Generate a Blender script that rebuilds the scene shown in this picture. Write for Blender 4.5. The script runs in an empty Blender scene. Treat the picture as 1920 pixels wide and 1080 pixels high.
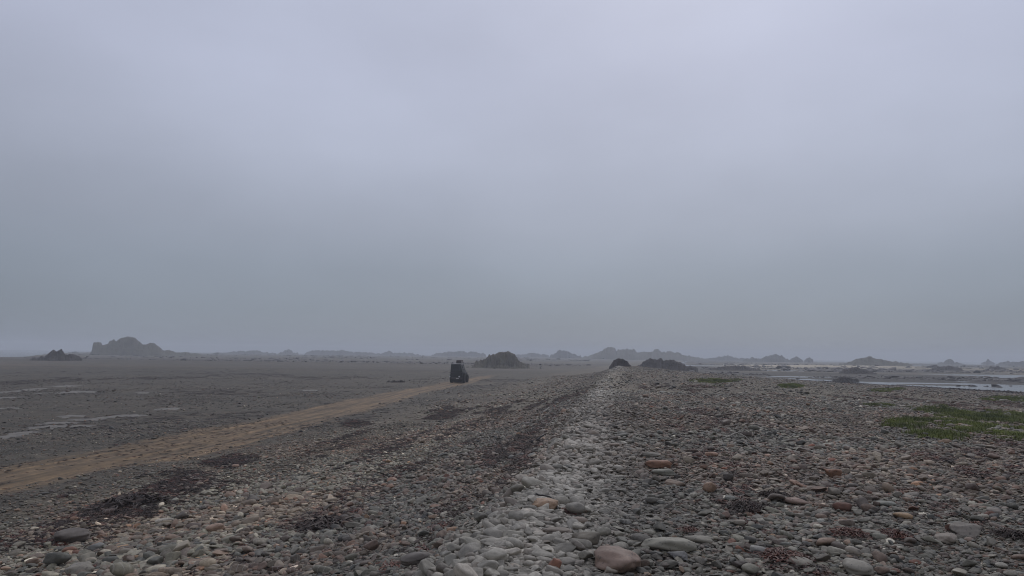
import bpy, bmesh, math, random
import numpy as np
from mathutils import Matrix, Vector, Euler

rng = np.random.default_rng(7)
random.seed(7)
S = bpy.context.scene
COL = S.collection

# ------------------------------------------------------------------ camera, sky, sun, exposure
FPX, PITCH, ROLL, CAMZ = 1387.0, 5.12, 0.73, 3.2          # focal length in photo pixels, degrees, metres
cam = bpy.data.cameras.new('camera')
cam.lens, cam.sensor_width = 36.0 * FPX / 1920.0, 36.0
cam.clip_start, cam.clip_end = 0.1, 6000.0
cam_o = bpy.data.objects.new('camera', cam); COL.objects.link(cam_o)
RM = Matrix.Rotation(math.radians(90 + PITCH), 4, 'X') @ Matrix.Rotation(math.radians(ROLL), 4, 'Z')
cam_o.matrix_world = Matrix.Translation((0, 0, CAMZ)) @ RM
S.camera = cam_o
R3 = np.array(RM.to_3x3())

SUN_EL, SUN_AZ = 36.0, 13.0                                # a veiled sun ahead, a little to the right
W = bpy.data.worlds.new('World'); S.world = W; W.use_nodes = True
wn, wl = W.node_tree.nodes, W.node_tree.links
wn.clear()
def node(t, typ, **kw):
    n = t.nodes.new(typ)
    for k, v in kw.items(): setattr(n, k, v)
    return n
wt = W.node_tree
out = node(wt, 'ShaderNodeOutputWorld'); bg = node(wt, 'ShaderNodeBackground')
bg.inputs['Strength'].default_value = 0.1
sky = node(wt, 'ShaderNodeTexSky', sky_type='NISHITA', sun_disc=False)
sky.sun_elevation, sky.sun_rotation = math.radians(SUN_EL), math.radians(SUN_AZ)
tc = node(wt, 'ShaderNodeTexCoord')
sep = node(wt, 'ShaderNodeSeparateXYZ'); wl.new(tc.outputs['Generated'], sep.inputs[0])
ramp = node(wt, 'ShaderNodeValToRGB'); wl.new(sep.outputs['Z'], ramp.inputs['Fac'])
e = ramp.color_ramp.elements                                # overcast: brighter towards the zenith
e[0].position, e[0].color = 0.0, (0.200, 0.243, 0.297, 1)
e[1].position, e[1].color = 1.0, (0.66, 0.70, 0.86, 1)
for p, c in ((0.055, (0.222, 0.262, 0.322)), (0.11, (0.262, 0.300, 0.368)), (0.17, (0.335, 0.368, 0.450)), (0.26, (0.412, 0.445, 0.550)), (0.36, (0.458, 0.490, 0.615)), (0.46, (0.490, 0.523, 0.655))):
    k = e.new(p); k.color = (*c, 1)
mp = node(wt, 'ShaderNodeMapping'); mp.inputs['Scale'].default_value = (1.0, 1.0, 2.1); mp.inputs['Location'].default_value = (0.9, 0.3, 0.1)
wl.new(tc.outputs['Generated'], mp.inputs[0])
nz = node(wt, 'ShaderNodeTexNoise'); nz.inputs['Scale'].default_value = 2.6; nz.inputs['Detail'].default_value = 5.0; nz.inputs['Roughness'].default_value = 0.45
wl.new(mp.outputs[0], nz.inputs['Vector'])
mr = node(wt, 'ShaderNodeMapRange'); mr.inputs['From Min'].default_value = 0.3; mr.inputs['From Max'].default_value = 0.7
mr.inputs['To Min'].default_value = 0.91; mr.inputs['To Max'].default_value = 1.09
wl.new(nz.outputs[0], mr.inputs['Value'])
mul = node(wt, 'ShaderNodeVectorMath', operation='SCALE'); wl.new(ramp.outputs[0], mul.inputs[0]); wl.new(mr.outputs[0], mul.inputs['Scale'])
_e, _a = math.radians(SUN_EL), math.radians(SUN_AZ)
dt = node(wt, 'ShaderNodeVectorMath', operation='DOT_PRODUCT'); wl.new(tc.outputs['Generated'], dt.inputs[0]); dt.inputs[1].default_value = (math.sin(_a) * math.cos(_e), math.cos(_a) * math.cos(_e), math.sin(_e))
gl = node(wt, 'ShaderNodeMapRange', interpolation_type='SMOOTHSTEP'); wl.new(dt.outputs['Value'], gl.inputs['Value'])      # cloud is thinner and brighter round the veiled sun
gl.inputs['From Min'].default_value = 0.62; gl.inputs['From Max'].default_value = 0.98; gl.inputs['To Min'].default_value = 9.2; gl.inputs['To Max'].default_value = 10.7
ten = node(wt, 'ShaderNodeVectorMath', operation='SCALE'); wl.new(mul.outputs[0], ten.inputs[0]); wl.new(gl.outputs[0], ten.inputs['Scale'])
mx = node(wt, 'ShaderNodeMix', data_type='RGBA'); mx.inputs['Factor'].default_value = 0.95
wl.new(sky.outputs[0], mx.inputs['A']); wl.new(ten.outputs[0], mx.inputs['B'])
wl.new(mx.outputs['Result'], bg.inputs['Color']); wl.new(bg.outputs[0], out.inputs['Surface'])

sun = bpy.data.lights.new('sun', 'SUN'); sun.energy = 0.6; sun.angle = math.radians(30); sun.color = (1.0, 0.97, 0.93)
sun_o = bpy.data.objects.new('sun', sun); COL.objects.link(sun_o)
sd = Vector((math.sin(math.radians(SUN_AZ)) * math.cos(math.radians(SUN_EL)), math.cos(math.radians(SUN_AZ)) * math.cos(math.radians(SUN_EL)), math.sin(math.radians(SUN_EL))))
sun_o.rotation_euler = sd.to_track_quat('Z', 'Y').to_euler()

S.view_settings.view_transform = 'Standard'; S.view_settings.look = 'None'
S.view_settings.exposure = 0.0; S.view_settings.gamma = 1.0; S.view_settings.use_curve_mapping = False
S.cycles.max_bounces = 6; S.cycles.diffuse_bounces = 2; S.cycles.glossy_bounces = 2; S.cycles.volume_bounces = 1
S.cycles.use_denoising = True; S.cycles.pixel_filter_type = 'BLACKMAN_HARRIS'; S.cycles.filter_width = 1.05

# ------------------------------------------------------------------ helpers: noise, projection, terrain height
def _hash(ix, iy, seed):
    h = (ix.astype(np.int64) * 374761393 + iy.astype(np.int64) * 668265263 + seed * 974711) & 0x7fffffff
    h = ((h ^ (h >> 13)) * 1274126177) & 0x7fffffff
    return ((h ^ (h >> 16)) & 0xffff) / 65535.0
def vnoise(x, y, seed=0):
    x = np.asarray(x, float); y = np.asarray(y, float)
    ix, iy = np.floor(x), np.floor(y); fx, fy = x - ix, y - iy
    fx, fy = fx * fx * (3 - 2 * fx), fy * fy * (3 - 2 * fy)
    a, b = _hash(ix, iy, seed), _hash(ix + 1, iy, seed); c, d = _hash(ix, iy + 1, seed), _hash(ix + 1, iy + 1, seed)
    return (a * (1 - fx) + b * fx) * (1 - fy) + (c * (1 - fx) + d * fx) * fy
def fbm(x, y, seed=0, oct=4):
    s, a, t = 0.0, 0.5, 0.0
    for k in range(oct):
        s = s + a * vnoise(np.asarray(x) * 2**k, np.asarray(y) * 2**k, seed + k * 17); t += a; a *= 0.5
    return s / t
def sstep(a, b, x):
    t = np.clip((np.asarray(x, float) - a) / (b - a), 0, 1); return t * t * (3 - 2 * t)

CY = np.array([-2000, -20, 0, 5.3, 7.8, 10.3, 13.4, 19.5, 30, 47, 65, 96, 110, 150, 3000])
CX = np.array([-340, -4.0, -1.05, -0.15, 0.28, 0.74, 1.22, 2.0, 3.5, 6.0, 8.8, 13.6, 15.8, 23.5, 620])
_fy = np.arange(-60.0, 400.0, 0.5); _fx = np.interp(_fy, CY, CX); _k = np.hanning(13); _k /= _k.sum(); _fx[12:-12] = np.convolve(_fx, _k, 'same')[12:-12]
CY, CX = np.concatenate([[-2000], _fy, [3000]]), np.concatenate([[-340], _fx, [620]])
def crest_x(y):
    y = np.asarray(y, float)
    return np.interp(y, CY, CX)
def shore_w(y):                                            # from the crest to the right-hand shore
    y = np.asarray(y, float)
    return np.maximum(52 - 0.3 * (y - 75) - crest_x(y), 6 + 0.03 * np.abs(y - 100))
TY = [-60, 0, 16, 20, 25, 39, 57, 72, 85, 105, 130]
TX = [-24, -15.2, -12.5, -12.0, -11.2, -9.8, -8.8, -7.1, -5.8, -3.6, 0]
TH = [1.5, 1.45, 1.4, 1.5, 1.95, 2.05, 1.8, 1.6, 1.6, 1.0, 0.0]
WATER = -0.35
def sand_mask(x, y):
    c, h = np.interp(y, TY, TX), np.interp(y, TY, TH)
    d = np.abs(x - c) + 1.6 * (fbm(x * 0.45, y * 0.16, 5) - 0.5) + 0.7 * (fbm(x * 2.1, y * 0.9, 6, 3) - 0.5)
    m = 1 - sstep(h - 0.85, h + 0.55, d)
    return m * sstep(130, 100, y) * (y > -60)
def height(x, y):
    x = np.asarray(x, float); y = np.asarray(y, float)
    xc = crest_x(y); u = x - xc
    u = u + 0.5 * (fbm(y * 0.12, y * 0.0 + 3.3, 41, 2) - 0.5)
    zc = 1.6 * (1 - sstep(112, 160, y))
    r = np.hypot(x, y); az = np.degrees(np.arctan2(x, y))
    flat = 0.22 * (fbm(x / 60, y / 22, 3, 3) - 0.5) * sstep(14, 60, -u) + 0.25 * sstep(20, 160, -u) * sstep(60, 180, r)
    flat = flat + 0.32 * np.exp(-((y - 128 - 0.10 * x) / 11.0)**2) * sstep(-2, -25, u)   # low gravel berms across the flat
    flat = flat + 0.30 * np.exp(-((y - 205 - 0.18 * x) / 16.0)**2) * sstep(-2, -25, u)
    tl = np.clip(-u / 11.0, 0, 1); zl = zc * (1 - tl)**2.4 + flat
    zl = zl + 0.07 * np.sin(-u * 1.35 + 1.2 * fbm(x * 0.2, y * 0.1, 8)) * sstep(1.5, 3, -u) * sstep(10.5, 8, -u) * (zc / 1.6)
    us = shore_w(y); tr = u / us
    zr = zc * np.clip(1 - np.maximum(tr - 0.12, 0) / 0.88, 0, 1)**1.15 - 0.12 * np.clip(tr, 0, 1)
    zr = zr + 0.10 * (fbm(x * 0.16, y * 0.1, 11, 3) - 0.5) * sstep(2, 5, u)
    past = (tr - 1) * us
    mud = WATER + 0.085 + 0.62 * (fbm(x / 130.0 + 9, y / 60.0, 21, 4) - 0.50) + 0.80 * (fbm(x / 30.0, y / 15.0, 25, 4) - 0.50) - 0.30 * np.exp(-((past - 8) / 6.0)**2) * sstep(112, 95, y)
    bar = np.exp(-((r - 330 - 30 * np.sin(az * 0.3)) / 45)**2) * sstep(15, 20, az) * 0.30
    mud = mud + bar - 0.10 * sstep(26, 33, az) * (r < 300)
    zr = np.where(tr < 1, zr, (-0.12 - 0.5 * sstep(0, 1.2, past)) * (1 - sstep(0.8, 5, past)) + mud * sstep(0.8, 5, past))
    z = np.where(u < 0, zl, zr)
    z = z + 0.09 * np.exp(-((u + 0.15) / 0.55)**2) * (zc / 1.6)
    z = z + (0.05 * (fbm(x * 0.9, y * 0.9, 31, 3) - 0.5)) * (r < 200)
    sm = sand_mask(x, y)
    z = z * (1 - 0.7 * sm) - 0.02 * sm
    ac = x - np.interp(y, TY, TX) + 0.25 * (fbm(y * 0.07, y * 0, 15, 3) - 0.5)
    z = z - 0.06 * sm * (np.exp(-((ac - 0.75) / 0.20)**2) + np.exp(-((ac + 0.75) / 0.20)**2)) + 0.03 * sm * np.exp(-(ac / 0.3)**2)
    R = np.where(az < -24, 900 - 600 * sstep(-29.5, -34, az), 900) + np.where(az > 12, -250 * sstep(20, 40, az), 0) + 160 * (fbm(az / 5.0, az * 0 + 2, 77, 4) - 0.5)
    R = np.where(np.abs(az) > 60, 420, R)
    sink = sstep(R * 0.86, R, r)
    return z * (1 - sink) + (-1.3) * sink

def project(x, y, z):
    v = np.stack([np.asarray(x, float), np.asarray(y, float), np.asarray(z, float) - CAMZ], -1) @ R3
    d = -v[..., 2]; d = np.where(np.abs(d) < 1e-6, 1e-6, d)
    return 960 + FPX * v[..., 0] / d, 540 - FPX * v[..., 1] / d, d
def ray(px, py):
    v = R3 @ np.array([(px - 960) / FPX, -(py - 540) / FPX, -1.0]); return v / np.linalg.norm(v)
def ground_at(px, py):                                      # where the line of sight meets the ground
    d = ray(px, py); t = np.geomspace(2.0, 1500, 6000)
    p = d[None] * t[:, None]; hz = height(p[:, 0], p[:, 1]); below = np.nonzero(p[:, 2] + CAMZ < hz)[0]
    i = below[0] if len(below) else len(t) - 1
    return float(p[i, 0]), float(p[i, 1]), float(hz[i])

# ------------------------------------------------------------------ helpers: materials and objects
def newmat(name):
    m = bpy.data.materials.new(name); m.use_nodes = True
    t = m.node_tree; b = t.nodes['Principled BSDF']; return m, t, b
def lk(t, a, b): t.links.new(a, b)
def noise_node(t, scale, detail=4, vec=None, rough=0.55):
    n = node(t, 'ShaderNodeTexNoise'); n.inputs['Scale'].default_value = scale; n.inputs['Detail'].default_value = detail; n.inputs['Roughness'].default_value = rough
    if vec is not None: lk(t, vec, n.inputs['Vector'])
    return n
def mixc(t, fac, a, b, blend='MIX'):
    m = node(t, 'ShaderNodeMix', data_type='RGBA', blend_type=blend)
    for sock, v in ((m.inputs['Factor'], fac), (m.inputs['A'], a), (m.inputs['B'], b)):
        if isinstance(v, (int, float)): sock.default_value = v
        elif isinstance(v, tuple): sock.default_value = (*v, 1) if len(v) == 3 else v
        else: lk(t, v, sock)
    return m.outputs['Result']
def maprange(t, v, a, b, c, d):
    m = node(t, 'ShaderNodeMapRange'); lk(t, v, m.inputs['Value'])
    for k, x in (('From Min', a), ('From Max', b), ('To Min', c), ('To Max', d)): m.inputs[k].default_value = x
    return m.outputs[0]
def bump(t, b, h, strength, dist, prev=None):
    n = node(t, 'ShaderNodeBump'); n.inputs['Strength'].default_value = strength; n.inputs['Distance'].default_value = dist
    lk(t, h, n.inputs['Height'])
    if prev is not None: lk(t, prev, n.inputs['Normal'])
    if b is not None: lk(t, n.outputs[0], b.inputs['Normal'])
    return n.outputs[0]
def plain(name, color, rough=0.7, var=0.25, scale=8.0, metal=0.0, spec=0.4):
    m, t, b = newmat(name); co = node(t, 'ShaderNodeTexCoord')
    n = noise_node(t, scale, 5, co.outputs['Object'])
    dk = tuple(c * (1 - var) for c in color); lt = tuple(min(1, c * (1 + var)) for c in color)
    lk(t, mixc(t, n.outputs[0], dk, lt), b.inputs['Base Color'])
    b.inputs['Roughness'].default_value = rough; b.inputs['Metallic'].default_value = metal; b.inputs['Specular IOR Level'].default_value = spec
    bump(t, b, n.outputs[0], 0.15, 0.01); return m
def stone_material(name, kind):
    m, t, b = newmat(name); at = node(t, 'ShaderNodeAttribute', attribute_type=kind, attribute_name='stone_colour')
    co = node(t, 'ShaderNodeTexCoord'); inf = node(t, 'ShaderNodeObjectInfo')
    off = node(t, 'ShaderNodeVectorMath', operation='SCALE'); lk(t, inf.outputs['Location'], off.inputs[0]); off.inputs['Scale'].default_value = 7.3
    ad = node(t, 'ShaderNodeVectorMath', operation='ADD'); lk(t, co.outputs['Object'], ad.inputs[0]); lk(t, off.outputs[0], ad.inputs[1])
    n1 = noise_node(t, 1.6, 5, ad.outputs[0], 0.6); n2 = noise_node(t, 14, 3, ad.outputs[0], 0.7)
    f1 = maprange(t, n1.outputs[0], 0.3, 0.7, 0.70, 1.28); f2 = maprange(t, n2.outputs[0], 0.3, 0.7, 0.86, 1.15)
    pr = node(t, 'ShaderNodeMath', operation='MULTIPLY'); lk(t, f1, pr.inputs[0]); lk(t, f2, pr.inputs[1])
    sc = node(t, 'ShaderNodeVectorMath', operation='SCALE'); lk(t, at.outputs['Color'], sc.inputs[0]); lk(t, pr.outputs[0], sc.inputs['Scale'])
    wv_ = node(t, 'ShaderNodeTexWave'); wv_.inputs['Scale'].default_value = 0.55; wv_.inputs['Distortion'].default_value = 3.0; wv_.inputs['Detail'].default_value = 2; lk(t, ad.outputs[0], wv_.inputs['Vector'])
    vein = node(t, 'ShaderNodeMath', operation='MULTIPLY'); lk(t, maprange(t, wv_.outputs['Fac'], 0.95, 0.995, 0, 0.45), vein.inputs[0]); lk(t, maprange(t, inf.outputs['Random'], 0.92, 0.94, 0, 1), vein.inputs[1])
    sp_ = noise_node(t, 34, 2, ad.outputs[0], 0.6)
    cc = mixc(t, maprange(t, sp_.outputs[0], 0.60, 0.68, 0, 0.55), sc.outputs[0], (0.045, 0.042, 0.038))
    cc = mixc(t, vein.outputs[0], cc, (0.38, 0.35, 0.30))
    lk(t, cc, b.inputs['Base Color'])
    lk(t, maprange(t, n1.outputs[0], 0.3, 0.7, 0.78, 0.55), b.inputs['Roughness']); b.inputs['Specular IOR Level'].default_value = 0.35
    bump(t, b, n2.outputs[0], 0.45, 0.008); return m
MAT_STONE_I = stone_material('stone_scattered', 'INSTANCER')
MAT_STONE = stone_material('stone_single', 'OBJECT')

def tag(o, label=None, cat=None, group=None, kind=None):
    for k, v in (('label', label), ('category', cat), ('group', group), ('kind', kind)):
        if v: o[k] = v
    return o
def link_mesh(name, me, mat=None, parent=None, loc=(0, 0, 0)):
    if mat is not None and not me.materials: me.materials.append(mat)
    o = bpy.data.objects.new(name, me); COL.objects.link(o); o.parent = parent; o.location = loc; return o
def mesh_np(name, v, f, smooth=True):
    me = bpy.data.meshes.new(name); me.from_pydata(np.asarray(v).tolist(), [], [list(map(int, q)) for q in f])
    if smooth: me.polygons.foreach_set('use_smooth', [True] * len(me.polygons))
    me.update(); return me

# ------------------------------------------------------------------ terrain: one surface, cut into ridge, track, gravel flat and mud flat
def build_terrain():
    az = np.concatenate([np.linspace(-48, 48, 560), np.linspace(48, 312, 130)[1:-1]]) * math.pi / 180
    rr = np.concatenate([[0.35], np.geomspace(0.8, 60, 190), np.geomspace(60, 1900, 230)[1:]])
    A, Rr = np.meshgrid(az, rr); X, Y = Rr * np.sin(A), Rr * np.cos(A); Z = height(X, Y)
    na, nr = len(az), len(rr)
    V = np.stack([X, Y, Z], -1).reshape(-1, 3)
    V = np.vstack([V, [[0, 0, float(height(0, 0))]]]); ctr = len(V) - 1
    i = np.arange(nr - 1)[:, None] * na; j = np.arange(na)[None]; j2 = (j + 1) % na
    F = np.stack([i + j, i + j2, i + na + j2, i + na + j], -1).reshape(-1, 4)[:, ::-1]
    cx, cy = V[F, 0].mean(1), V[F, 1].mean(1)
    u = cx - crest_x(cy); us = shore_w(cy); s = sand_mask(cx, cy)
    ridge = (u > -10.8) & (u < us + 1.0) & (cy < 160)
    cls = np.where(s > 0.5, 1, np.where(ridge, 0, np.where(u < 0, 2, 3)))
    fan = [[ctr, k, (k + 1) % na][::-1] for k in range(na)]
    masks = {
        'sand': sand_mask(V[:, 0], V[:, 1]),
        'mud': sstep(-0.5, 2.5, V[:, 0] - crest_x(V[:, 1]) - shore_w(V[:, 1])) * (1 - sstep(0, 1, -(V[:, 0] - crest_x(V[:, 1])))),
        'ridge': sstep(-12.5, -9.5, V[:, 0] - crest_x(V[:, 1])),
        'crest': np.exp(-((V[:, 0] - crest_x(V[:, 1]) - 0.25) / (0.55 + 0.008 * np.abs(V[:, 1])))**2) * (1 - sstep(100, 130, V[:, 1])),
    }
    masks['across'] = np.clip(V[:, 0] - np.interp(V[:, 1], TY, TX), -6, 6)
    rz = np.hypot(V[:, 0], V[:, 1]); azd = np.degrees(np.arctan2(V[:, 0], V[:, 1]))
    masks['bar'] = np.exp(-((rz - 330 - 30 * np.sin(azd * 0.3)) / 75)**2) * sstep(14, 19, azd) * (1 - 0.5 * sstep(24, 32, azd))
    sw = V[:, 0] - crest_x(V[:, 1]) - shore_w(V[:, 1])
    masks['wrack'] = np.exp(-((sw + 0.4) / (0.9 + 0.9 * vnoise(V[:, 0] * 0.2, V[:, 1] * 0.2, 91)))**2) * (V[:, 1] < 170)
    res = []
    for c, name in enumerate(('shingle_ridge', 'sandy_track', 'gravel_flat', 'mud_flat')):
        fs = F[cls == c]; polys = fs.tolist() + (fan if c == 0 else [])
        used = np.unique(np.concatenate([fs.ravel(), np.array(fan).ravel()]) if c == 0 else fs.ravel())
        remap = -np.ones(len(V), int); remap[used] = np.arange(len(used))
        me = mesh_np(name, V[used], [remap[q] for q in polys])
        for k, a in masks.items():
            at = me.attributes.new(k, 'FLOAT', 'POINT'); at.data.foreach_set('value', a[used].astype(np.float32))
        res.append(me)
    return res

def ground_material():
    m, t, b = newmat('ground'); geo = node(t, 'ShaderNodeNewGeometry'); P = geo.outputs['Position']
    A = {}
    for k in ('sand', 'mud', 'ridge', 'crest', 'bar', 'wrack'):
        A[k] = node(t, 'ShaderNodeAttribute', attribute_name=k).outputs['Fac']
    # pebbles: random cell colours, real relief from the scattered stones close by
    vo = node(t, 'ShaderNodeTexVoronoi'); vo.inputs['Scale'].default_value = 13; lk(t, P, vo.inputs['Vector'])
    vo2 = node(t, 'ShaderNodeTexVoronoi'); vo2.inputs['Scale'].default_value = 3.4; lk(t, P, vo2.inputs['Vector'])
    def cells(v):
        sp = node(t, 'ShaderNodeSeparateColor'); lk(t, v.outputs['Color'], sp.inputs[0])
        r = node(t, 'ShaderNodeValToRGB'); r.color_ramp.interpolation = 'CONSTANT'; lk(t, sp.outputs[0], r.inputs['Fac']); e = r.color_ramp.elements
        e[0].position, e[0].color = 0, (0.065, 0.060, 0.053, 1); e[1].position, e[1].color = 0.22, (0.110, 0.104, 0.090, 1)
        for p, c in ((0.45, (0.13, 0.122, 0.108)), (0.62, (0.100, 0.080, 0.068)), (0.75, (0.155, 0.146, 0.130)), (0.90, (0.135, 0.102, 0.082)), (0.965, (0.26, 0.245, 0.22))):
            e.new(p).color = (*c, 1)
        return r.outputs[0]
    peb = mixc(t, 0.45, cells(vo), cells(vo2))
    big = noise_node(t, 0.16, 5, P); peb = mixc(t, 1.0, peb, mixc(t, maprange(t, big.outputs[0], 0.35, 0.65, 0, 1), (0.74, 0.70, 0.68), (1.12, 1.12, 1.08)), 'MULTIPLY')
    peb = mixc(t, maprange(t, A['crest'], 0, 1, 0, 0.5), peb, (0.25, 0.237, 0.21))
    # gravel flat: finer, browner, with long darker and paler drifts
    mpg = node(t, 'ShaderNodeMapping'); mpg.inputs['Scale'].default_value = (0.006, 0.022, 1); mpg.inputs['Rotation'].default_value = (0, 0, 0.10); lk(t, P, mpg.inputs[0])
    ng = noise_node(t, 1.0, 6, mpg.outputs[0], 0.6); ng2 = noise_node(t, 2.2, 6, P, 0.7); ng3 = noise_node(t, 0.35, 4, P, 0.6)
    gr = node(t, 'ShaderNodeValToRGB'); lk(t, ng.outputs[0], gr.inputs['Fac']); e = gr.color_ramp.elements
    e[0].position, e[0].color = 0.34, (0.046, 0.043, 0.040, 1); e[1].position, e[1].color = 0.66, (0.118, 0.106, 0.094, 1)
    e.new(0.5).color = (0.072, 0.067, 0.061, 1)
    gcol = mixc(t, 1.0, gr.outputs[0], mixc(t, maprange(t, ng2.outputs[0], 0.35, 0.65, 0, 1), (0.42, 0.43, 0.42), (1.50, 1.46, 1.40)), 'MULTIPLY')
    gcol = mixc(t, 1.0, gcol, mixc(t, maprange(t, ng3.outputs[0], 0.38, 0.62, 0, 1), (0.66, 0.69, 0.68), (1.25, 1.20, 1.14)), 'MULTIPLY')
    mpd = node(t, 'ShaderNodeMapping'); mpd.inputs['Scale'].default_value = (0.22, 0.55, 1); lk(t, P, mpd.inputs[0])
    nd = noise_node(t, 1.0, 7, mpd.outputs[0], 0.68); gcol = mixc(t, maprange(t, nd.outputs[0], 0.54, 0.66, 0, 0.8), gcol, (0.040, 0.036, 0.030))
    gcol = mixc(t, 0.30, gcol, mixc(t, 0.8, (0.10, 0.10, 0.10), cells(vo2)))
    c = mixc(t, A['ridge'], gcol, peb)
    # damp sand track with wheel ruts
    ns = noise_node(t, 1.3, 6, P, 0.65); nb = noise_node(t, 7, 5, P, 0.7)
    tu = node(t, 'ShaderNodeAttribute', attribute_name='across').outputs['Fac']; cxy = node(t, 'ShaderNodeCombineXYZ'); spx = node(t, 'ShaderNodeSeparateXYZ'); lk(t, P, spx.inputs[0])
    yy = node(t, 'ShaderNodeMath', operation='MULTIPLY'); lk(t, spx.outputs['Y'], yy.inputs[0]); yy.inputs[1].default_value = 0.10
    xx = node(t, 'ShaderNodeMath', operation='MULTIPLY'); lk(t, tu, xx.inputs[0]); xx.inputs[1].default_value = 3.8
    lk(t, xx.outputs[0], cxy.inputs[0]); lk(t, yy.outputs[0], cxy.inputs[1]); nr_ = noise_node(t, 1.0, 5, cxy.outputs[0], 0.6)
    sand = mixc(t, maprange(t, ns.outputs[0], 0.35, 0.65, 0, 1), (0.100, 0.076, 0.054), (0.180, 0.138, 0.096))
    sand = mixc(t, 1.0, sand, mixc(t, maprange(t, nr_.outputs[0], 0.36, 0.64, 0, 1), (0.50, 0.53, 0.55), (1.60, 1.50, 1.36)), 'MULTIPLY')
    sand = mixc(t, maprange(t, nb.outputs[0], 0.52, 0.68, 0, 0.75), sand, (0.066, 0.056, 0.046))
    nsoft = noise_node(t, 3.0, 6, P, 0.75); sfac = node(t, 'ShaderNodeMath', operation='MULTIPLY_ADD'); lk(t, nsoft.outputs[0], sfac.inputs[0]); sfac.inputs[1].default_value = 1.2; lk(t, A['sand'], sfac.inputs[2]); A['sandn'] = maprange(t, sfac.outputs[0], 0.80, 1.25, 0, 1)
    c = mixc(t, A['sandn'], c, sand)
    # mud and weed covered rock on the lagoon side
    mpm = node(t, 'ShaderNodeMapping'); mpm.inputs['Scale'].default_value = (0.012, 0.03, 1); lk(t, P, mpm.inputs[0])
    nm = noise_node(t, 1.0, 7, mpm.outputs[0], 0.65)
    mr_ = node(t, 'ShaderNodeValToRGB'); lk(t, nm.outputs[0], mr_.inputs['Fac']); e = mr_.color_ramp.elements
    e[0].position, e[0].color = 0.38, (0.030, 0.028, 0.026, 1); e[1].position, e[1].color = 0.66, (0.125, 0.115, 0.100, 1); e.new(0.52).color = (0.052, 0.048, 0.041, 1)
    mud = mixc(t, A['bar'], mr_.outputs[0], (0.42, 0.39, 0.34))
    c = mixc(t, A['mud'], c, mud)
    nw = noise_node(t, 1.5, 5, P, 0.7)
    wf = node(t, 'ShaderNodeMath', operation='MULTIPLY'); lk(t, A['wrack'], wf.inputs[0]); lk(t, maprange(t, nw.outputs[0], 0.3, 0.5, 0.4, 1), wf.inputs[1])
    c = mixc(t, wf.outputs[0], c, (0.035, 0.032, 0.026))
    c = mixc(t, 1.0, c, (1.06, 0.95, 0.74), 'MULTIPLY')
    lk(t, c, b.inputs['Base Color']); b.inputs['Roughness'].default_value = 0.8; b.inputs['Specular IOR Level'].default_value = 0.25
    inv = node(t, 'ShaderNodeMath', operation='SUBTRACT'); inv.inputs[0].default_value = 1.0; lk(t, A['sand'], inv.inputs[1])
    h1 = node(t, 'ShaderNodeMath', operation='MULTIPLY'); lk(t, vo.outputs['Distance'], h1.inputs[0]); lk(t, inv.outputs[0], h1.inputs[1])
    h2 = node(t, 'ShaderNodeMath', operation='MULTIPLY'); lk(t, h1.outputs[0], h2.inputs[0]); h2.inputs[1].default_value = -1.0
    n1 = bump(t, None, h2.outputs[0], 0.6, 0.05); bump(t, b, nb.outputs[0], 0.4, 0.03, n1)
    return m
MAT_GROUND = ground_material()
me_ridge, me_track, me_flat, me_mud = build_terrain()
ridge_o = tag(link_mesh('shingle_ridge', me_ridge, MAT_GROUND), 'long ridge of grey cobbles and shingle running into the distance', 'shingle ridge', kind='structure')
tag(link_mesh('sandy_track', me_track, MAT_GROUND), 'ochre sandy track running along the foot of the shingle ridge', 'track', kind='structure')
flat_o = tag(link_mesh('gravel_flat', me_flat, MAT_GROUND), 'wide dark gravel flat beyond the sandy track', 'flat', kind='structure')
mud_o = tag(link_mesh('mud_flat', me_mud, MAT_GROUND), 'dark tidal mud flat with pale sand bars beyond the ridge', 'mud flat', kind='structure')

# water: one sheet that shows wherever the ground dips below it
m, t, b = newmat('sea_water')
geo = node(t, 'ShaderNodeNewGeometry'); nwv = noise_node(t, 2.5, 4, geo.outputs['Position'])
b.inputs['Base Color'].default_value = (0.05, 0.055, 0.055, 1); b.inputs['Roughness'].default_value = 0.12; b.inputs['IOR'].default_value = 1.33
bump(t, b, nwv.outputs[0], 0.12, 0.03)
k = 40; ang = np.linspace(0, 2 * math.pi, k, endpoint=False)
wv = [(1950 * math.cos(a), 1950 * math.sin(a), WATER) for a in ang]
tag(link_mesh('sea', mesh_np('sea', wv, [list(range(k))], False), m), 'grey shallow sea water in channels and pools beyond the shingle', 'sea', kind='structure')

# ------------------------------------------------------------------ stones
def ico(sub):
    bm = bmesh.new(); bmesh.ops.create_icosphere(bm, subdivisions=sub, radius=1.0)
    v = np.array([x.co[:] for x in bm.verts]); f = [[q.index for q in p.verts] for p in bm.faces]; bm.free(); return v, f
def stone_verts(base, r, angular):
    v = base.copy()
    p = r.uniform(2.1, 3.0); v = v / (np.sum(np.abs(v)**p, 1)**(1 / p))[:, None]
    for _ in range(5):
        d = r.normal(size=3); d /= np.linalg.norm(d); ph = r.uniform(0, 6.28); k = r.uniform(0.8, 2.2)
        v *= (1 + r.uniform(0.03, 0.075) * np.sin(k * (v @ d) * 2 + ph))[:, None]
    for _ in range(4 + int(angular * 12)):
        d = r.normal(size=3); d /= np.linalg.norm(d); h = r.uniform(0.46, 0.90) if angular > 0.3 else r.uniform(0.72, 1.0)
        s = v @ d; over = np.maximum(s - h, 0); v -= (over * (0.92 if angular > 0.3 else 0.7))[:, None] * d[None]
    v /= np.abs(v).max(0)[None]
    return v
B2, F2 = ico(2); B3, F3 = ico(3); B4, F4 = ico(4)
prng = np.random.default_rng(99)
NP = 14
proto_hi, proto_lo = [], []
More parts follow.
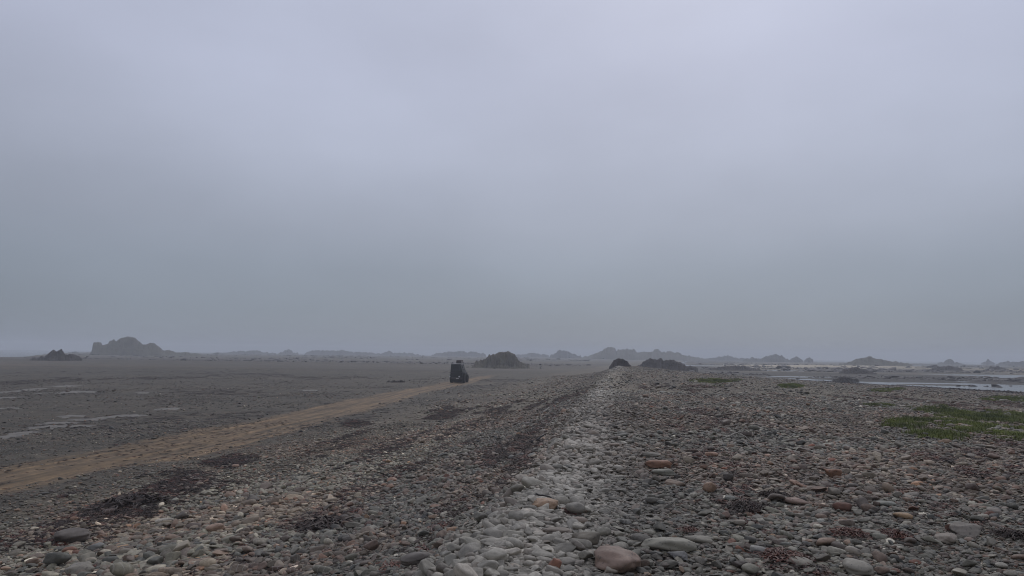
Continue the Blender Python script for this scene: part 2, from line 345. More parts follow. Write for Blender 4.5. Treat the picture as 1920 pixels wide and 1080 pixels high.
hi_c = bpy.data.collections.new('stone_shapes'); lo_c = bpy.data.collections.new('stone_shapes_far')
for i in range(NP):
    ang_ = 0.0 if i < 4 else 0.5; st = prng.integers(1 << 30)
    for (bv, bf, lst, c, nm) in ((B3, F3, proto_hi, hi_c, 'stone_near_%02d'), (B2, F2, proto_lo, lo_c, 'stone_far_%02d')):
        me = mesh_np(nm % i, stone_verts(bv, np.random.default_rng(st), ang_), bf); me.materials.append(MAT_STONE_I)
        c.objects.link(bpy.data.objects.new(nm % i, me)); lst.append(me)
single_me = []
for me in proto_hi:
    q = me.copy(); q.name = 'cobble'; q.materials.clear(); q.materials.append(MAT_STONE); single_me.append(q)

PAL = np.array([(0.150, 0.152, 0.135), (0.175, 0.175, 0.165), (0.135, 0.128, 0.120), (0.125, 0.102, 0.095), (0.185, 0.132, 0.110), (0.078, 0.080, 0.082),
                (0.215, 0.210, 0.192), (0.200, 0.128, 0.082), (0.290, 0.282, 0.262), (0.150, 0.066, 0.045), (0.118, 0.128, 0.132), (0.55, 0.54, 0.50)])
PAL = (0.80 * PAL + 0.20 * PAL.mean(1, keepdims=True)) * np.array([[0.98, 0.86, 0.69]])
PW = np.array([0.18, 0.16, 0.15, 0.16, 0.105, 0.07, 0.08, 0.014, 0.022, 0.009, 0.08, 0.005]); PW /= PW.sum()

# dark wrack patches given by where they lie in the picture: centre, half sizes, density
WEED_PX = [(205, 945, 95, 26, 1.0), (330, 905, 95, 22, 1.0), (440, 866, 70, 14, 0.8), (60, 1000, 70, 18, 0.35), (620, 985, 95, 24, 0.75), (690, 962, 60, 12, 0.6),
           (900, 838, 75, 16, 0.7), (955, 868, 55, 18, 0.7), (835, 915, 45, 14, 0.6), (760, 935, 40, 12, 0.4), (990, 832, 25, 12, 0.6), (520, 1052, 90, 16, 0.45),
           (1290, 772, 40, 5, 0.7), (1370, 790, 45, 6, 0.4), (1790, 855, 70, 14, 0.5), (1860, 885, 60, 14, 0.5), (1470, 1048, 40, 12, 0.7), (1590, 1002, 28, 10, 0.8), (1680, 1006, 24, 8, 0.8),
           (1310, 728, 60, 5, 0.5), (1400, 930, 30, 8, 0.4), (1570, 850, 50, 6, 0.3), (1160, 925, 30, 6, 0.3), (700, 800, 60, 6, 0.25), (660, 792, 30, 5, 0.5), (1480, 905, 25, 5, 0.4)]
def weed_mask(px, py):
    m = np.zeros_like(px)
    for (cx, cy, rx, ry, k) in WEED_PX:
        m = np.maximum(m, k * np.clip(1.35 - ((px - cx) / rx)**2 - ((py - cy) / ry)**2, 0, 1))
    return m

def scatter(n, r0, r1, azmax, med, sig, amin, amax, seed):
    r = np.random.default_rng(seed)
    rad = np.sqrt(r.uniform(r0**2, r1**2, n)); az = np.radians(r.uniform(-azmax, azmax, n))
    x, y = rad * np.sin(az), rad * np.cos(az)
    u = x - crest_x(y); us = shore_w(y)
    a = np.clip(med * np.exp(sig * r.normal(size=n)), amin, amax)
    sz = (0.80 + 0.5 * fbm(x * 0.35, y * 0.35, 61, 3)) * (0.66 + 0.70 * fbm(u * 0.7, y * 0.06, 303, 3))
    a = a * sz * (1 + 0.75 * np.exp(-((u + 5.0) / 2.8)**2) * sstep(26, 10, y)) * (1 - 0.08 * sstep(0.5, 2, u)) * (1 + 0.2 * sstep(0.9, 0.2, np.abs(u)))
    sm = sand_mask(x, y); keep = (u < us - 0.2) & (r.random(n) > sm * 1.02)
    fl = sstep(-9.0, -12.5, u); keep &= r.random(n) > fl * 0.80; a = a * (1 - 0.35 * fl)
    keep &= ~((np.abs(u) > 12) & (u < 0) & (rad > 60))
    x, y, a, u = x[keep], y[keep], a[keep], u[keep]; n = len(x)
    b_ = a * r.uniform(0.50, 0.90, n); c_ = a * r.uniform(0.22, 0.55, n)
    long_ = r.random(n) < 0.10; b_[long_] *= 0.62; c_[long_] *= 0.75
    z = height(x, y) + c_ * 0.5 * r.uniform(-0.2, 1.25, n)
    eps = 0.15; sx = (height(x + eps, y) - height(x - eps, y)) / (2 * eps); sy = (height(x, y + eps) - height(x, y - eps)) / (2 * eps)
    tilt = 0.20
    rot = np.stack([np.arctan(sy) + r.normal(0, tilt, n), -np.arctan(sx) + r.normal(0, tilt, n), r.uniform(0, 6.2832, n)], -1)
    # colour: palette, paler and greyer on the trodden crest, warmer drifts
    ci = r.choice(len(PAL), n, p=PW); col = PAL[ci] * np.clip(np.exp(0.30 * r.normal(size=n)), 0.45, 1.9)[:, None]
    warm = fbm(x * 0.28, y * 0.28, 71, 3)[:, None]; col = col * np.where(warm > 0.55, [[1.06, 0.97, 0.92]], [[0.97, 1.0, 1.0]])
    wob = 0.7 * (fbm(y * 0.35, y * 0 + 4.4, 47, 3) - 0.5); cr = (np.exp(-((u - 0.1 - wob) / (0.72 + 0.003 * y))**2) * (0.45 + 0.9 * fbm(x * 1.1, y * 0.5, 48, 3)))[:, None]
    cr = np.minimum(1, cr * (1 + 0.40 * sstep(14, 6, y)[:, None])); col = col * (1 - 0.70 * cr) + 0.70 * cr * np.array([[0.360, 0.325, 0.262]]) * np.clip(np.exp(0.28 * r.normal(size=n)), 0.5, 1.5)[:, None] * r.uniform(0.65, 1.15, n)[:, None]
    tone = ((0.72 + 0.56 * fbm(x * 0.16, y * 0.16, 81, 4)) * (0.60 + 0.84 * fbm(u * 0.85, y * 0.05, 301, 4)))[:, None]      # wave-sorted bands run along the ridge
    wp, wq, _ = project(x, y, z); damp = weed_mask(wp, wq) * sstep(0.40, 0.60, fbm(u * 1.4, y * 0.24, 55, 5))     # stones lying in the wrack are fouled dark brown
    col = col * (1 - 0.5 * damp[:, None] * np.array([[0.85, 1.0, 1.0]]))
    col = col * tone
    col = col * (1 - 0.20 * np.exp(-((u + 2.2) / 1.5)**2))[:, None] * (1 + sstep(-3, -5, u)[:, None] * np.array([[0.22, 0.19, 0.12]]))  # flank shade painted into stones just left of the crest; lower stones paler, warmer
    return dict(x=x, y=y, z=z, rot=rot, scl=np.stack([a, b_, c_], -1) * 0.5, col=col, pid=r.integers(0, NP, n))
near = scatter(105000, 1.6, 9.5, 45, 0.040, 0.46, 0.017, 0.17, 1)
near2 = scatter(85000, 9.5, 16, 42, 0.050, 0.46, 0.026, 0.22, 4); near = {q: np.concatenate([near[q], near2[q]]) for q in near}
mid = scatter(140000, 16, 34, 41, 0.062, 0.42, 0.045, 0.26, 2)
far = scatter(75000, 34, 118, 41, 0.105, 0.38, 0.075, 0.36, 3)

def flat_scatter(n, seed):
    r = np.random.default_rng(seed); rad = np.sqrt(r.uniform(12**2, 125**2, n)); az = np.radians(r.uniform(-42, 2, n)); x, y = rad * np.sin(az), rad * np.cos(az); u = x - crest_x(y)
    keep = (u < -10) & (r.random(n) > sstep(35, 118, rad)) & (r.random(n) > sand_mask(x, y)) & (r.random(n) < 0.15 + 0.85 * sstep(0.42, 0.62, fbm(x * 0.22, y * 0.16, 131, 5)))
    x, y = x[keep], y[keep]; n = len(x); a = np.clip(0.060 * np.exp(0.45 * r.normal(size=n)), 0.03, 0.28) * (1 + np.hypot(x, y) / 220)
    ci = r.choice(len(PAL), n, p=PW); col = PAL[ci] * r.uniform(0.45, 1.0, n)[:, None] * (0.5 + 0.8 * fbm(x * 0.12, y * 0.09, 133, 4))[:, None]
    return dict(x=x, y=y, z=height(x, y) + 0.05 * a, rot=np.stack([r.normal(0, .15, n), r.normal(0, .15, n), r.uniform(0, 6.28, n)], -1), scl=np.stack([a, a * r.uniform(.5, .9, n), a * r.uniform(.25, .6, n)], -1) * 0.5, col=col, pid=r.integers(0, NP, n))
def instancer(name, d, coll, parent, mat):
    n = len(d['x']); me = bpy.data.meshes.new(name)
    me.vertices.add(n); me.vertices.foreach_set('co', np.stack([d['x'], d['y'], d['z']], -1).astype(np.float32).ravel())
    for k, typ, key in (('turn', 'FLOAT_VECTOR', 'rot'), ('size', 'FLOAT_VECTOR', 'scl')):
        me.attributes.new(k, typ, 'POINT').data.foreach_set('vector', d[key].astype(np.float32).ravel())
    me.attributes.new('shape', 'INT', 'POINT').data.foreach_set('value', d['pid'].astype(np.int32))
    rgba = np.concatenate([d['col'], np.ones((n, 1))], 1).astype(np.float32)
    me.attributes.new('stone_colour', 'FLOAT_COLOR', 'POINT').data.foreach_set('color', rgba.ravel())
    me.update(); o = link_mesh(name, me, mat, parent)
    g = bpy.data.node_groups.new(name + '_nodes', 'GeometryNodeTree')
    g.interface.new_socket('Geometry', in_out='INPUT', socket_type='NodeSocketGeometry'); g.interface.new_socket('Geometry', in_out='OUTPUT', socket_type='NodeSocketGeometry')
    gi, go = node(g, 'NodeGroupInput'), node(g, 'NodeGroupOutput')
    ci = node(g, 'GeometryNodeCollectionInfo'); ci.inputs['Collection'].default_value = coll; ci.inputs['Separate Children'].default_value = True; ci.inputs['Reset Children'].default_value = True
    ip = node(g, 'GeometryNodeInstanceOnPoints'); ip.inputs['Pick Instance'].default_value = True
    def na(nm, typ):
        q = node(g, 'GeometryNodeInputNamedAttribute', data_type=typ); q.inputs['Name'].default_value = nm; return q.outputs['Attribute']
    er = node(g, 'FunctionNodeEulerToRotation'); g.links.new(na('turn', 'FLOAT_VECTOR'), er.inputs[0])
    g.links.new(gi.outputs[0], ip.inputs['Points']); g.links.new(ci.outputs[0], ip.inputs['Instance']); g.links.new(na('shape', 'INT'), ip.inputs['Instance Index'])
    g.links.new(er.outputs[0], ip.inputs['Rotation']); g.links.new(na('size', 'FLOAT_VECTOR'), ip.inputs['Scale']); g.links.new(ip.outputs[0], go.inputs[0])
    md = o.modifiers.new('scatter', 'NODES'); md.node_group = g; return o

def reef_scatter(n, seed, r0, r1, a0, a1, dens, big):
    r = np.random.default_rng(seed); rad = np.exp(r.uniform(math.log(r0), math.log(r1), n)); az = np.radians(r.uniform(a0, a1, n)); x, y = rad * np.sin(az), rad * np.cos(az); u = x - crest_x(y)
    keep = ((u < -14) | (u > shore_w(y) + 1.5)) & (r.random(n) < sstep(dens, dens + 0.10, fbm(x / 45, y / 28, 201, 4)))
    x, y, rad = x[keep], y[keep], rad[keep]; n = len(x); a = np.clip(0.5 * np.exp(0.6 * r.normal(size=n)), 0.15, 3.0) * (0.5 + rad / 220) * big
    col = np.array([[0.055, 0.044, 0.036]]) * np.clip(np.exp(0.4 * r.normal(size=n)), 0.4, 2.2)[:, None]
    return dict(x=x, y=y, z=height(x, y), rot=np.stack([r.normal(0, .2, n), r.normal(0, .2, n), r.uniform(0, 6.28, n)], -1), scl=np.stack([a, a * r.uniform(.5, .9, n), a * r.uniform(.18, .42, n)], -1) * 0.5, col=col, pid=r.integers(4, NP, n))
# notable single stones: picture position of the base, length and height in pixels, colour, shape, turn, label
G = lambda v, w=1.0: (v * w, v * 0.99 * w, v * 0.93 * w)
STONES = [
    (1257, 1034, 98, 24, (0.245, 0.248, 0.215), 'long', 3, 'long grey-green rounded cobble like a short log, in the foreground shingle'),
    (1311, 1019, 52, 13, (0.270, 0.268, 0.240), 'long', -18, 'pale grey elongated cobble just above the long log-shaped cobble'),
    (1158, 1074, 95, 48, (0.225, 0.158, 0.130), 'round', -25, 'large pinkish brown angular boulder at the bottom edge of the picture'),
    (1100, 1024, 48, 30, (0.135, 0.122, 0.098), 'round', 20, 'domed grey-brown cobble just above the pinkish brown boulder'),
    (1233, 879, 50, 18, (0.300, 0.150, 0.095), 'long', 4, 'orange-brown loaf-shaped stone lying on the ridge top'),
    (1244, 892, 46, 12, (0.165, 0.172, 0.150), 'long', 2, 'flat grey-green stone right below the orange-brown loaf-shaped stone'),
    (1331, 925, 32, 25, (0.215, 0.130, 0.078), 'angular', 40, 'upright ochre wedge-shaped stone on the ridge top'),
    (1562, 897, 28, 20, (0.270, 0.135, 0.080), 'angular', 10, 'blocky orange stone among grey shingle on the right slope'),
    (1492, 947, 48, 13, (0.265, 0.185, 0.160), 'long', -14, 'long pale pink stone beside a dark seaweed clump'),
    (1694, 974, 30, 10, (0.300, 0.195, 0.095), 'flat', 0, 'thin yellow-ochre slab on the right slope'),
    (1040, 1071, 30, 28, (0.265, 0.110, 0.065), 'angular', 60, 'rust orange blocky stone at the bottom edge of the picture'),
    (1021, 957, 50, 22, (0.330, 0.215, 0.135), 'round', 5, 'sandy ochre rounded stone under the dark twig'),
    (1054, 949, 32, 20, (0.300, 0.298, 0.270), 'round', 30, 'pale grey stone touching the sandy ochre rounded stone'),
    (1085, 938, 27, 12, (0.270, 0.268, 0.245), 'flat', 0, 'flat pale grey slab lying a little beyond the twig'),
    (1146, 1078, 24, 14, (0.360, 0.335, 0.300), 'round', 0, 'small whitish oval pebble in front of the pinkish brown boulder'),
    (1271, 1051, 46, 16, (0.150, 0.158, 0.172), 'angular', -20, 'blue-grey wedge of slate in front of the log-shaped cobble'),
    (307, 983, 30, 11, (0.400, 0.385, 0.350), 'long', 8, 'whitish elongated stone on the lower left slope'),
    (327, 992, 24, 18, (0.235, 0.150, 0.105), 'angular', 50, 'brown angular stone next to the whitish elongated stone'),
    (135, 1018, 52, 24, (0.135, 0.118, 0.110), 'round', 4, 'broad purplish grey stone on the lower left slope'),
    (129, 1039, 22, 13, (0.270, 0.125, 0.072), 'round', 0, 'rounded orange pebble below the broad purplish grey stone'),
    (180, 1035, 26, 16, (0.150, 0.160, 0.165), 'round', 20, 'rounded blue-grey cobble beside the orange pebble'),
    (204, 1040, 26, 16, (0.185, 0.135, 0.100), 'round', 0, 'light brown cobble right of the blue-grey cobble'),
    (150, 1080, 44, 22, (0.225, 0.218, 0.195), 'round', 10, 'big pale grey cobble at the bottom left edge'),
    (848, 1000, 20, 12, (0.320, 0.175, 0.085), 'round', 10, 'bright orange pebble left of the pale crest'),
    (735, 905, 18, 11, (0.300, 0.165, 0.110), 'round', 0, 'salmon coloured pebble halfway up the left slope'),
    (847, 1065, 34, 28, (0.215, 0.220, 0.205), 'angular', 30, 'pale grey blocky cobble at the left edge of the crest'),
    (780, 1060, 58, 24, (0.135, 0.125, 0.122), 'long', 20, 'dark purple-grey slab left of the pale blocky cobble'),
    (962, 1012, 42, 22, (0.290, 0.288, 0.262), 'angular', -5, 'pale flat-topped stone in the middle of the crest'),
    (1045, 1004, 60, 15, (0.185, 0.158, 0.138), 'long', 2, 'long brownish stone just left of the domed cobble'),
    (1089, 982, 32, 12, (0.275, 0.232, 0.208), 'long', -10, 'pale pinkish finger-shaped stone above the domed cobble'),
    (1386, 987, 22, 12, (0.225, 0.205, 0.175), 'flat', 0, 'pale beige squarish stone on the ridge top below the seaweed'),
    (1362, 974, 20, 14, (0.225, 0.150, 0.125), 'angular', 45, 'small pinkish three-cornered stone beside the pale beige squarish stone'),
    (1420, 1040, 32, 14, (0.175, 0.182, 0.188), 'flat', 0, 'flat bluish grey stone right of the log-shaped cobble'),
    (1656, 952, 38, 12, (0.140, 0.155, 0.142), 'flat', -4, 'flat dark greenish stone on the right slope'),
    (1664, 924, 20, 20, (0.215, 0.165, 0.122), 'round', 0, 'upright beige cobble on the right slope'),
    (1810, 1005, 44, 20, (0.200, 0.185, 0.172), 'angular', -20, 'broad pale mauve stone on the right slope'),
    (1775, 1020, 42, 18, (0.225, 0.198, 0.172), 'angular', -25, 'pale sloping slab below the broad mauve stone'),
    (1866, 968, 22, 14, (0.215, 0.195, 0.180), 'round', 0, 'rounded pale stone near the right edge'),
    (1600, 1042, 28, 15, (0.270, 0.250, 0.225), 'long', -25, 'whitish oblong pebble near red seaweed'),
    (1650, 1015, 24, 14, (0.200, 0.208, 0.178), 'round', -15, 'pale green-grey oval pebble near red seaweed'),
    (1612, 1078, 50, 22, (0.235, 0.232, 0.210), 'flat', 5, 'wide pale grey slab at the bottom right edge'),
    (1500, 1066, 42, 18, (0.215, 0.205, 0.180), 'round', 0, 'pale cobble beside the orange-red seaweed at the bottom'),
    (1220, 858, 36, 10, (0.240, 0.238, 0.218), 'long', 0, 'pale bar-shaped stone just beyond the orange-brown loaf-shaped stone'),
    (1265, 912, 40, 11, (0.225, 0.165, 0.125), 'flat', -8, 'tan slab below the flat grey-green stone'),
    (1158, 884, 22, 13, (0.270, 0.265, 0.245), 'round', -30, 'pale oval cobble on the crest beyond the twig'),
]
taken = []
srng = np.random.default_rng(5)
for (px, py, L, H, colr, shp, turn, lab) in STONES:
    x, y, z = ground_at(px, py); d = math.hypot(x, y, z - CAMZ)
    a = L * d / FPX * 0.5; hz = H * d / FPX * 0.5
    c = hz * (0.95 if H > 0.45 * L else 1.0); b_ = {'long': 0.42, 'round': 0.85, 'angular': 0.75, 'flat': 0.8}[shp] * a
    b_ = max(b_, c * 0.9)
    v = stone_verts(B4 if a > 0.1 else B3, srng, 0.31 if shp == 'angular' else 0.0)
    for _ in range(6): dn = srng.normal(size=3); v = v * (1 + 0.022 * np.sin((v @ dn) * 5 + srng.uniform(0, 6)))[:, None]
    if shp == 'long': v[:, 1:] *= (1 - 0.18 * np.abs(v[:, 0:1])**3)
    v[:, 2] = np.where(v[:, 2] < -0.55, -0.55 + 0.2 * (v[:, 2] + 0.55), v[:, 2])
    v = v * np.array([a, b_, c])
    me = mesh_np('cobble_single', v, F4 if a > 0.1 else F3); me.materials.append(MAT_STONE)
    dx, dy = x / math.hypot(x, y), y / math.hypot(x, y)
    o = link_mesh('cobble_stone', me, None, None, (x + dx * b_ * 0.5, y + dy * b_ * 0.5, float(height(x + dx * b_ * 0.5, y + dy * b_ * 0.5)) + c * 0.52 + 0.012))
    o.rotation_euler = (srng.normal(0, 0.06), math.radians(-turn * 0.12) + srng.normal(0, 0.03), math.radians(turn) + math.atan2(-x, y))
    gm = sum(colr) / 3; o['stone_colour'] = [float(0.72 * q + 0.28 * gm) * w_ for q, w_ in zip(colr, (0.96, 0.87, 0.73))]
    tag(o, lab, 'stone', 'distinct stones on the shingle'); taken.append((o.location.x, o.location.y, max(a, b_)))

def drop_taken(d):
    k = np.ones(len(d['x']), bool)
    for (x, y, a) in taken: k &= ~((np.hypot(d['x'] - x, d['y'] - y) < a * 0.95) & (d['scl'][:, 0] > 0.022))
    return {q: w[k] for q, w in d.items()}
near = drop_taken(near); mid = drop_taken(mid)
# the 300 cobbles that show largest are objects of their own, parts of the ridge
px, py, dd = project(near['x'], near['y'], near['z'])
show = np.where((px > 0) & (px < 1920) & (py > 700) & (py < 1085), near['scl'][:, 0] * FPX / dd, 0)
pick = np.argsort(-show)[:300]
for i in pick:
    o = bpy.data.objects.new('cobble', single_me[int(near['pid'][i])]); COL.objects.link(o); o.parent = ridge_o
    o.location = (float(near['x'][i]), float(near['y'][i]), float(near['z'][i]) + 0.3 * float(near['scl'][i, 2])); o.rotation_euler = near['rot'][i].tolist(); o.scale = near['scl'][i].tolist()
    o['stone_colour'] = [float(q) for q in near['col'][i]]
kk = np.ones(len(near['x']), bool); kk[pick] = False
near = {q: w[kk] for q, w in near.items()}
near = {q: np.concatenate([near[q], mid[q]]) for q in near}
tag(instancer('shingle', near, hi_c, ridge_o, MAT_STONE_I), kind='stuff')
tag(instancer('flat_gravel', flat_scatter(150000, 17), lo_c, flat_o, MAT_STONE_I), kind='stuff')
tag(instancer('reef_rocks', reef_scatter(16000, 18, 85, 520, 10, 43, 0.50, 1.0), lo_c, mud_o, MAT_STONE_I), kind='stuff')
tag(instancer('flat_rocks', reef_scatter(9000, 19, 190, 640, -38, 6, 0.55, 0.8), lo_c, flat_o, MAT_STONE_I), kind='stuff')
tag(instancer('distant_shingle', far, lo_c, ridge_o, MAT_STONE_I), kind='stuff')

# ------------------------------------------------------------------ seaweed wrack
def weed_mesh(name, seed, n, rad, wid, zmax, mat):
    r = np.random.default_rng(seed); V, F = [], []
    for _ in range(n):
        p = r.normal(0, rad * 0.42, 2); a = r.uniform(0, 6.28); w = wid * r.uniform(0.5, 1.4); z0 = r.uniform(0.15, 1) * zmax * max(0.15, 1 - np.hypot(*p) / rad / 1.2)
        k = 6; base = len(V); st = rad * r.uniform(0.10, 0.24)
        for s in range(k):
            t_ = s / (k - 1); z = max(0.004, z0 * (1 - 0.8 * abs(2 * t_ - 1)**1.5) + r.normal(0, zmax * 0.08)); tw = r.normal(0, 0.5)
            nx, ny = -math.sin(a) * w * (1 - 0.7 * t_), math.cos(a) * w * (1 - 0.7 * t_)
            V.append((p[0] + nx, p[1] + ny, z + w * tw)); V.append((p[0] - nx, p[1] - ny, max(0.002, z - w * tw)))
            p = p + st * np.array([math.cos(a), math.sin(a)]); a += r.normal(0, 0.55)
            if s: q = base + 2 * s; F.append((q - 2, q - 1, q + 1, q))
    me = mesh_np(name, V, F); me.materials.append(mat); return me
def weed_mat(name, dark, light, rough):
    m, t, b = newmat(name); geo = node(t, 'ShaderNodeNewGeometry'); n = noise_node(t, 9, 4, geo.outputs['Position'])
    lk(t, mixc(t, maprange(t, n.outputs[0], 0.35, 0.65, 0, 1), dark, light), b.inputs['Base Color']); b.inputs['Roughness'].default_value = rough; b.inputs['Specular IOR Level'].default_value = 0.3; return m
MW_DARK = weed_mat('dried_wrack', (0.020, 0.013, 0.010), (0.062, 0.038, 0.028), 0.65)
MW_RED = weed_mat('red_weed', (0.045, 0.014, 0.010), (0.135, 0.045, 0.024), 0.55)
weed_c = bpy.data.collections.new('wrack_shapes')
for i in range(6):
    me = weed_mesh('wrack_tuft_%d' % i, 300 + i, 34, 1.0, 0.060, 0.30, MW_RED if i == 5 else MW_DARK)
    weed_c.objects.link(bpy.data.objects.new('wrack_tuft_%d' % i, me))
n = 320000; r = np.random.default_rng(12)
rad = np.sqrt(r.uniform(4**2, 45**2, n)); az = np.radians(r.uniform(-42, 42, n)); x, y = rad * np.sin(az), rad * np.cos(az); z = height(x, y)
px, py, _ = project(x, y, z); u = x - crest_x(y)
streak = fbm((x - crest_x(y)) * 1.4, y * 0.24, 55, 5)
wm = np.maximum(weed_mask(px, py) * sstep(0.42, 0.62, streak), 0.34 * sstep(0.56, 0.68, streak) * (u < -0.8) * (u > -10) + 0.16 * sstep(0.62, 0.74, streak) * (u > 1.2) * (u < 30))
off = (px < -20) | (px > 1940)                                   # the strand lines go on outside the picture
wm = np.where(off & (np.abs(u + 6.2 + 1.5 * (fbm(y * 0.1, y * 0, 4) - 0.5)) < 0.9), 0.5 * sstep(0.4, 0.6, fbm(x * 1.3, y * 1.3, 55, 4)), wm)
strand = np.exp(-((u + 8.6 + 1.2 * (fbm(y * 0.15, y * 0 + 7, 4) - 0.5)) / 0.5)**2) * sstep(0.45, 0.6, fbm(x * 0.8, y * 0.8, 57, 4)) * 0.35
sm = sand_mask(x, y); bits = 0.012 * (0.5 + 4.5 * (sm > 0.10)) * (u > -18) * sstep(0.35, 0.65, fbm(x * 0.5, y * 0.3, 59, 3)) * 1.6
keep = r.random(n) < np.maximum(np.maximum(wm * 1.0, strand), bits)
x, y, z, wk, smk = x[keep], y[keep], z[keep], wm[keep], sm[keep]; n = len(x)
s = r.uniform(0.04, 0.13, n) * np.where(wk > 0.05, 1.15, 0.62)
dw = dict(x=x, y=y, z=z + np.where(smk > 0.2, 0.0, 0.02), rot=np.stack([r.normal(0, 0.1, n), r.normal(0, 0.1, n), r.uniform(0, 6.28, n)], -1), scl=np.stack([s, s * r.uniform(0.6, 1, n), s * 0.75], -1),
          col=np.ones((n, 3)), pid=np.where(r.random(n) < np.where(x - crest_x(y) > 1, 0.60, 0.20), 5, r.integers(0, 5, n)))
tag(instancer('seaweed_wrack', dw, weed_c, None, MW_DARK), 'dark dried seaweed strewn in strand lines over the shingle', 'seaweed', kind='stuff')
n = 60000; r = np.random.default_rng(14); rad = np.sqrt(r.uniform(14**2, 130**2, n)); az = np.radians(r.uniform(-42, 2, n)); x, y = rad * np.sin(az), rad * np.cos(az); u = x - crest_x(y)
keep = (u < -11) & (r.random(n) > sstep(50, 130, rad)) & (r.random(n) > 0.95 * sand_mask(x, y)) & (r.random(n) < 0.6 * sstep(0.54, 0.68, fbm(x * 0.13, y * 0.085, 151, 5)))
x, y = x[keep], y[keep]; n = len(x); s = r.uniform(0.07, 0.24, n) * (0.7 + rad[keep] / 90)
tag(instancer('weed_patches', dict(x=x, y=y, z=height(x, y), rot=np.stack([np.zeros(n), np.zeros(n), r.uniform(0, 6.28, n)], -1), scl=np.stack([s, s * 0.8, s * 0.35], -1), col=np.ones((n, 3)), pid=r.integers(0, 5, n)), weed_c, None, MW_DARK), 'dark weed scattered thinly over the gravel flat', 'seaweed', kind='stuff')
n = 5200; r = np.random.default_rng(15); y = r.uniform(20, 150, n); x = crest_x(y) + shore_w(y) + r.normal(-0.5, 0.7, n); z = height(x, y); s = r.uniform(0.25, 0.75, n) * (0.5 + 0.8 * fbm(x * 0.15, y * 0.15, 171, 3))
tag(instancer('shore_weed', dict(x=x, y=y, z=z - 0.02, rot=np.stack([np.zeros(n), np.zeros(n), r.uniform(0, 6.28, n)], -1), scl=np.stack([s, s, s * r.uniform(0.7, 1.4, n)], -1), col=np.ones((n, 3)), pid=r.integers(0, 5, n)), weed_c, None, MW_DARK), 'dark line of heaped weed along the lagoon edge of the shingle', 'seaweed', kind='stuff')
CLUMPS = [(1400, 958, 30, 16, MW_DARK, 'black seaweed clump, larger and nearer of two on the ridge top'),
          (1452, 937, 22, 13, MW_DARK, 'black seaweed clump beside the long pale pink stone'),
          (1470, 1052, 34, 12, MW_RED, 'rust red seaweed clump at the bottom beside a pale cobble'),
          (1592, 1006, 24, 9, MW_RED, 'red seaweed clump, left of two on the right slope'),
          (1682, 1010, 22, 9, MW_RED, 'red seaweed clump, right of two on the right slope'),
          (1292, 1000, 14, 6, MW_RED, 'small orange-red seaweed tuft beyond the pale elongated cobble'),
          (1070, 965, 18, 8, MW_RED, 'small maroon seaweed tuft in front of the sandy ochre stone'),
          (250, 945, 40, 14, MW_DARK, 'thick dark seaweed heap in the strand line on the left slope'),
          (620, 988, 44, 12, MW_DARK, 'dark seaweed mat halfway up the left slope'),
          (1900, 1010, 22, 9, MW_DARK, 'dark seaweed tuft at the right edge of the picture')]
for i, (px, py, rx, H, mt, lab) in enumerate(CLUMPS):
    x, y, z = ground_at(px, py); d = math.hypot(x, y, z - CAMZ); rad = rx * d / FPX
    o = link_mesh('seaweed_clump', weed_mesh('seaweed_clump', 500 + i, 230, rad * 1.1, rad * 0.036, H * d / FPX * 1.1, mt), None, None, (x, y, z + 0.03))
    tag(o, lab, 'seaweed', 'seaweed clumps on the shingle')

# ------------------------------------------------------------------ driftwood
def tube_mesh(name, pts, rads, mat, k=7):
    pts = [Vector(p) for p in pts]; V, F = [], []
    for i, p in enumerate(pts):
        tdir = (pts[min(i + 1, len(pts) - 1)] - pts[max(i - 1, 0)]).normalized(); s = tdir.cross(Vector((0, 0, 1))).normalized(); w = s.cross(tdir)
        for j in range(k):
            a = 2 * math.pi * j / k; V.append(tuple(p + (s * math.cos(a) + w * math.sin(a)) * rads[i]))
        if i:
            for j in range(k): F.append(((i - 1) * k + j, (i - 1) * k + (j + 1) % k, i * k + (j + 1) % k, i * k + j))
    F.append(list(range(k))[::-1]); F.append([len(V) - k + j for j in range(k)])
    me = mesh_np(name, V, F); me.materials.append(mat); return me
M_WOOD = plain('driftwood', (0.17, 0.15, 0.125), 0.75, 0.4, 30); M_WOOD_D = plain('dark_twig', (0.035, 0.030, 0.027), 0.6, 0.4, 30)
M_WOOD_P = plain('pale_driftwood', (0.24, 0.215, 0.175), 0.75, 0.3, 30)
def stick(pxs, rad, mat, lab, lift):
    P = []
    for (a, b_), l in zip(pxs, lift): x, y, z = ground_at(a, b_); P.append(Vector((x, y, z + l)))
    base = P[0].copy(); fine = []
    for i in range(len(P) - 1):
        for s in range(4): fine.append(P[i].lerp(P[i + 1], s / 4) - base)
    fine.append(P[-1] - base); n = len(fine)
    fine = [p + Vector((random.gauss(0, rad * 0.5), random.gauss(0, rad * 0.5), random.gauss(0, rad * 0.3))) for p in fine]
    o = link_mesh('driftwood_stick', tube_mesh('driftwood_stick', fine, [rad * (1 - 0.5 * i / n) for i in range(n)], mat), None, None, base)
    tag(o, lab, 'driftwood', 'sticks washed up on the shingle')
stick([(990, 948), (1006, 945), (1030, 950), (1043, 958), (1048, 966)], 0.011, M_WOOD_D, 'thin dark twig arched over the sandy ochre stone', [0.05, 0.10, 0.10, 0.06, 0.02])
stick([(1016, 778), (1030, 768)], 0.03, M_WOOD, 'short stick of driftwood at the far left edge of the crest', [0.06, 0.10])
stick([(1023, 850), (1050, 836)], 0.024, M_WOOD_P, 'pale driftwood stick at the left edge of the crest', [0.05, 0.10])
stick([(996, 834), (1022, 824)], 0.03, M_WOOD_D, 'dark driftwood stick left of the pale driftwood stick', [0.05, 0.09])
stick([(1072, 792), (1090, 783)], 0.028, M_WOOD_P, 'pale driftwood stick lying on the crest beyond the others', [0.05, 0.09])
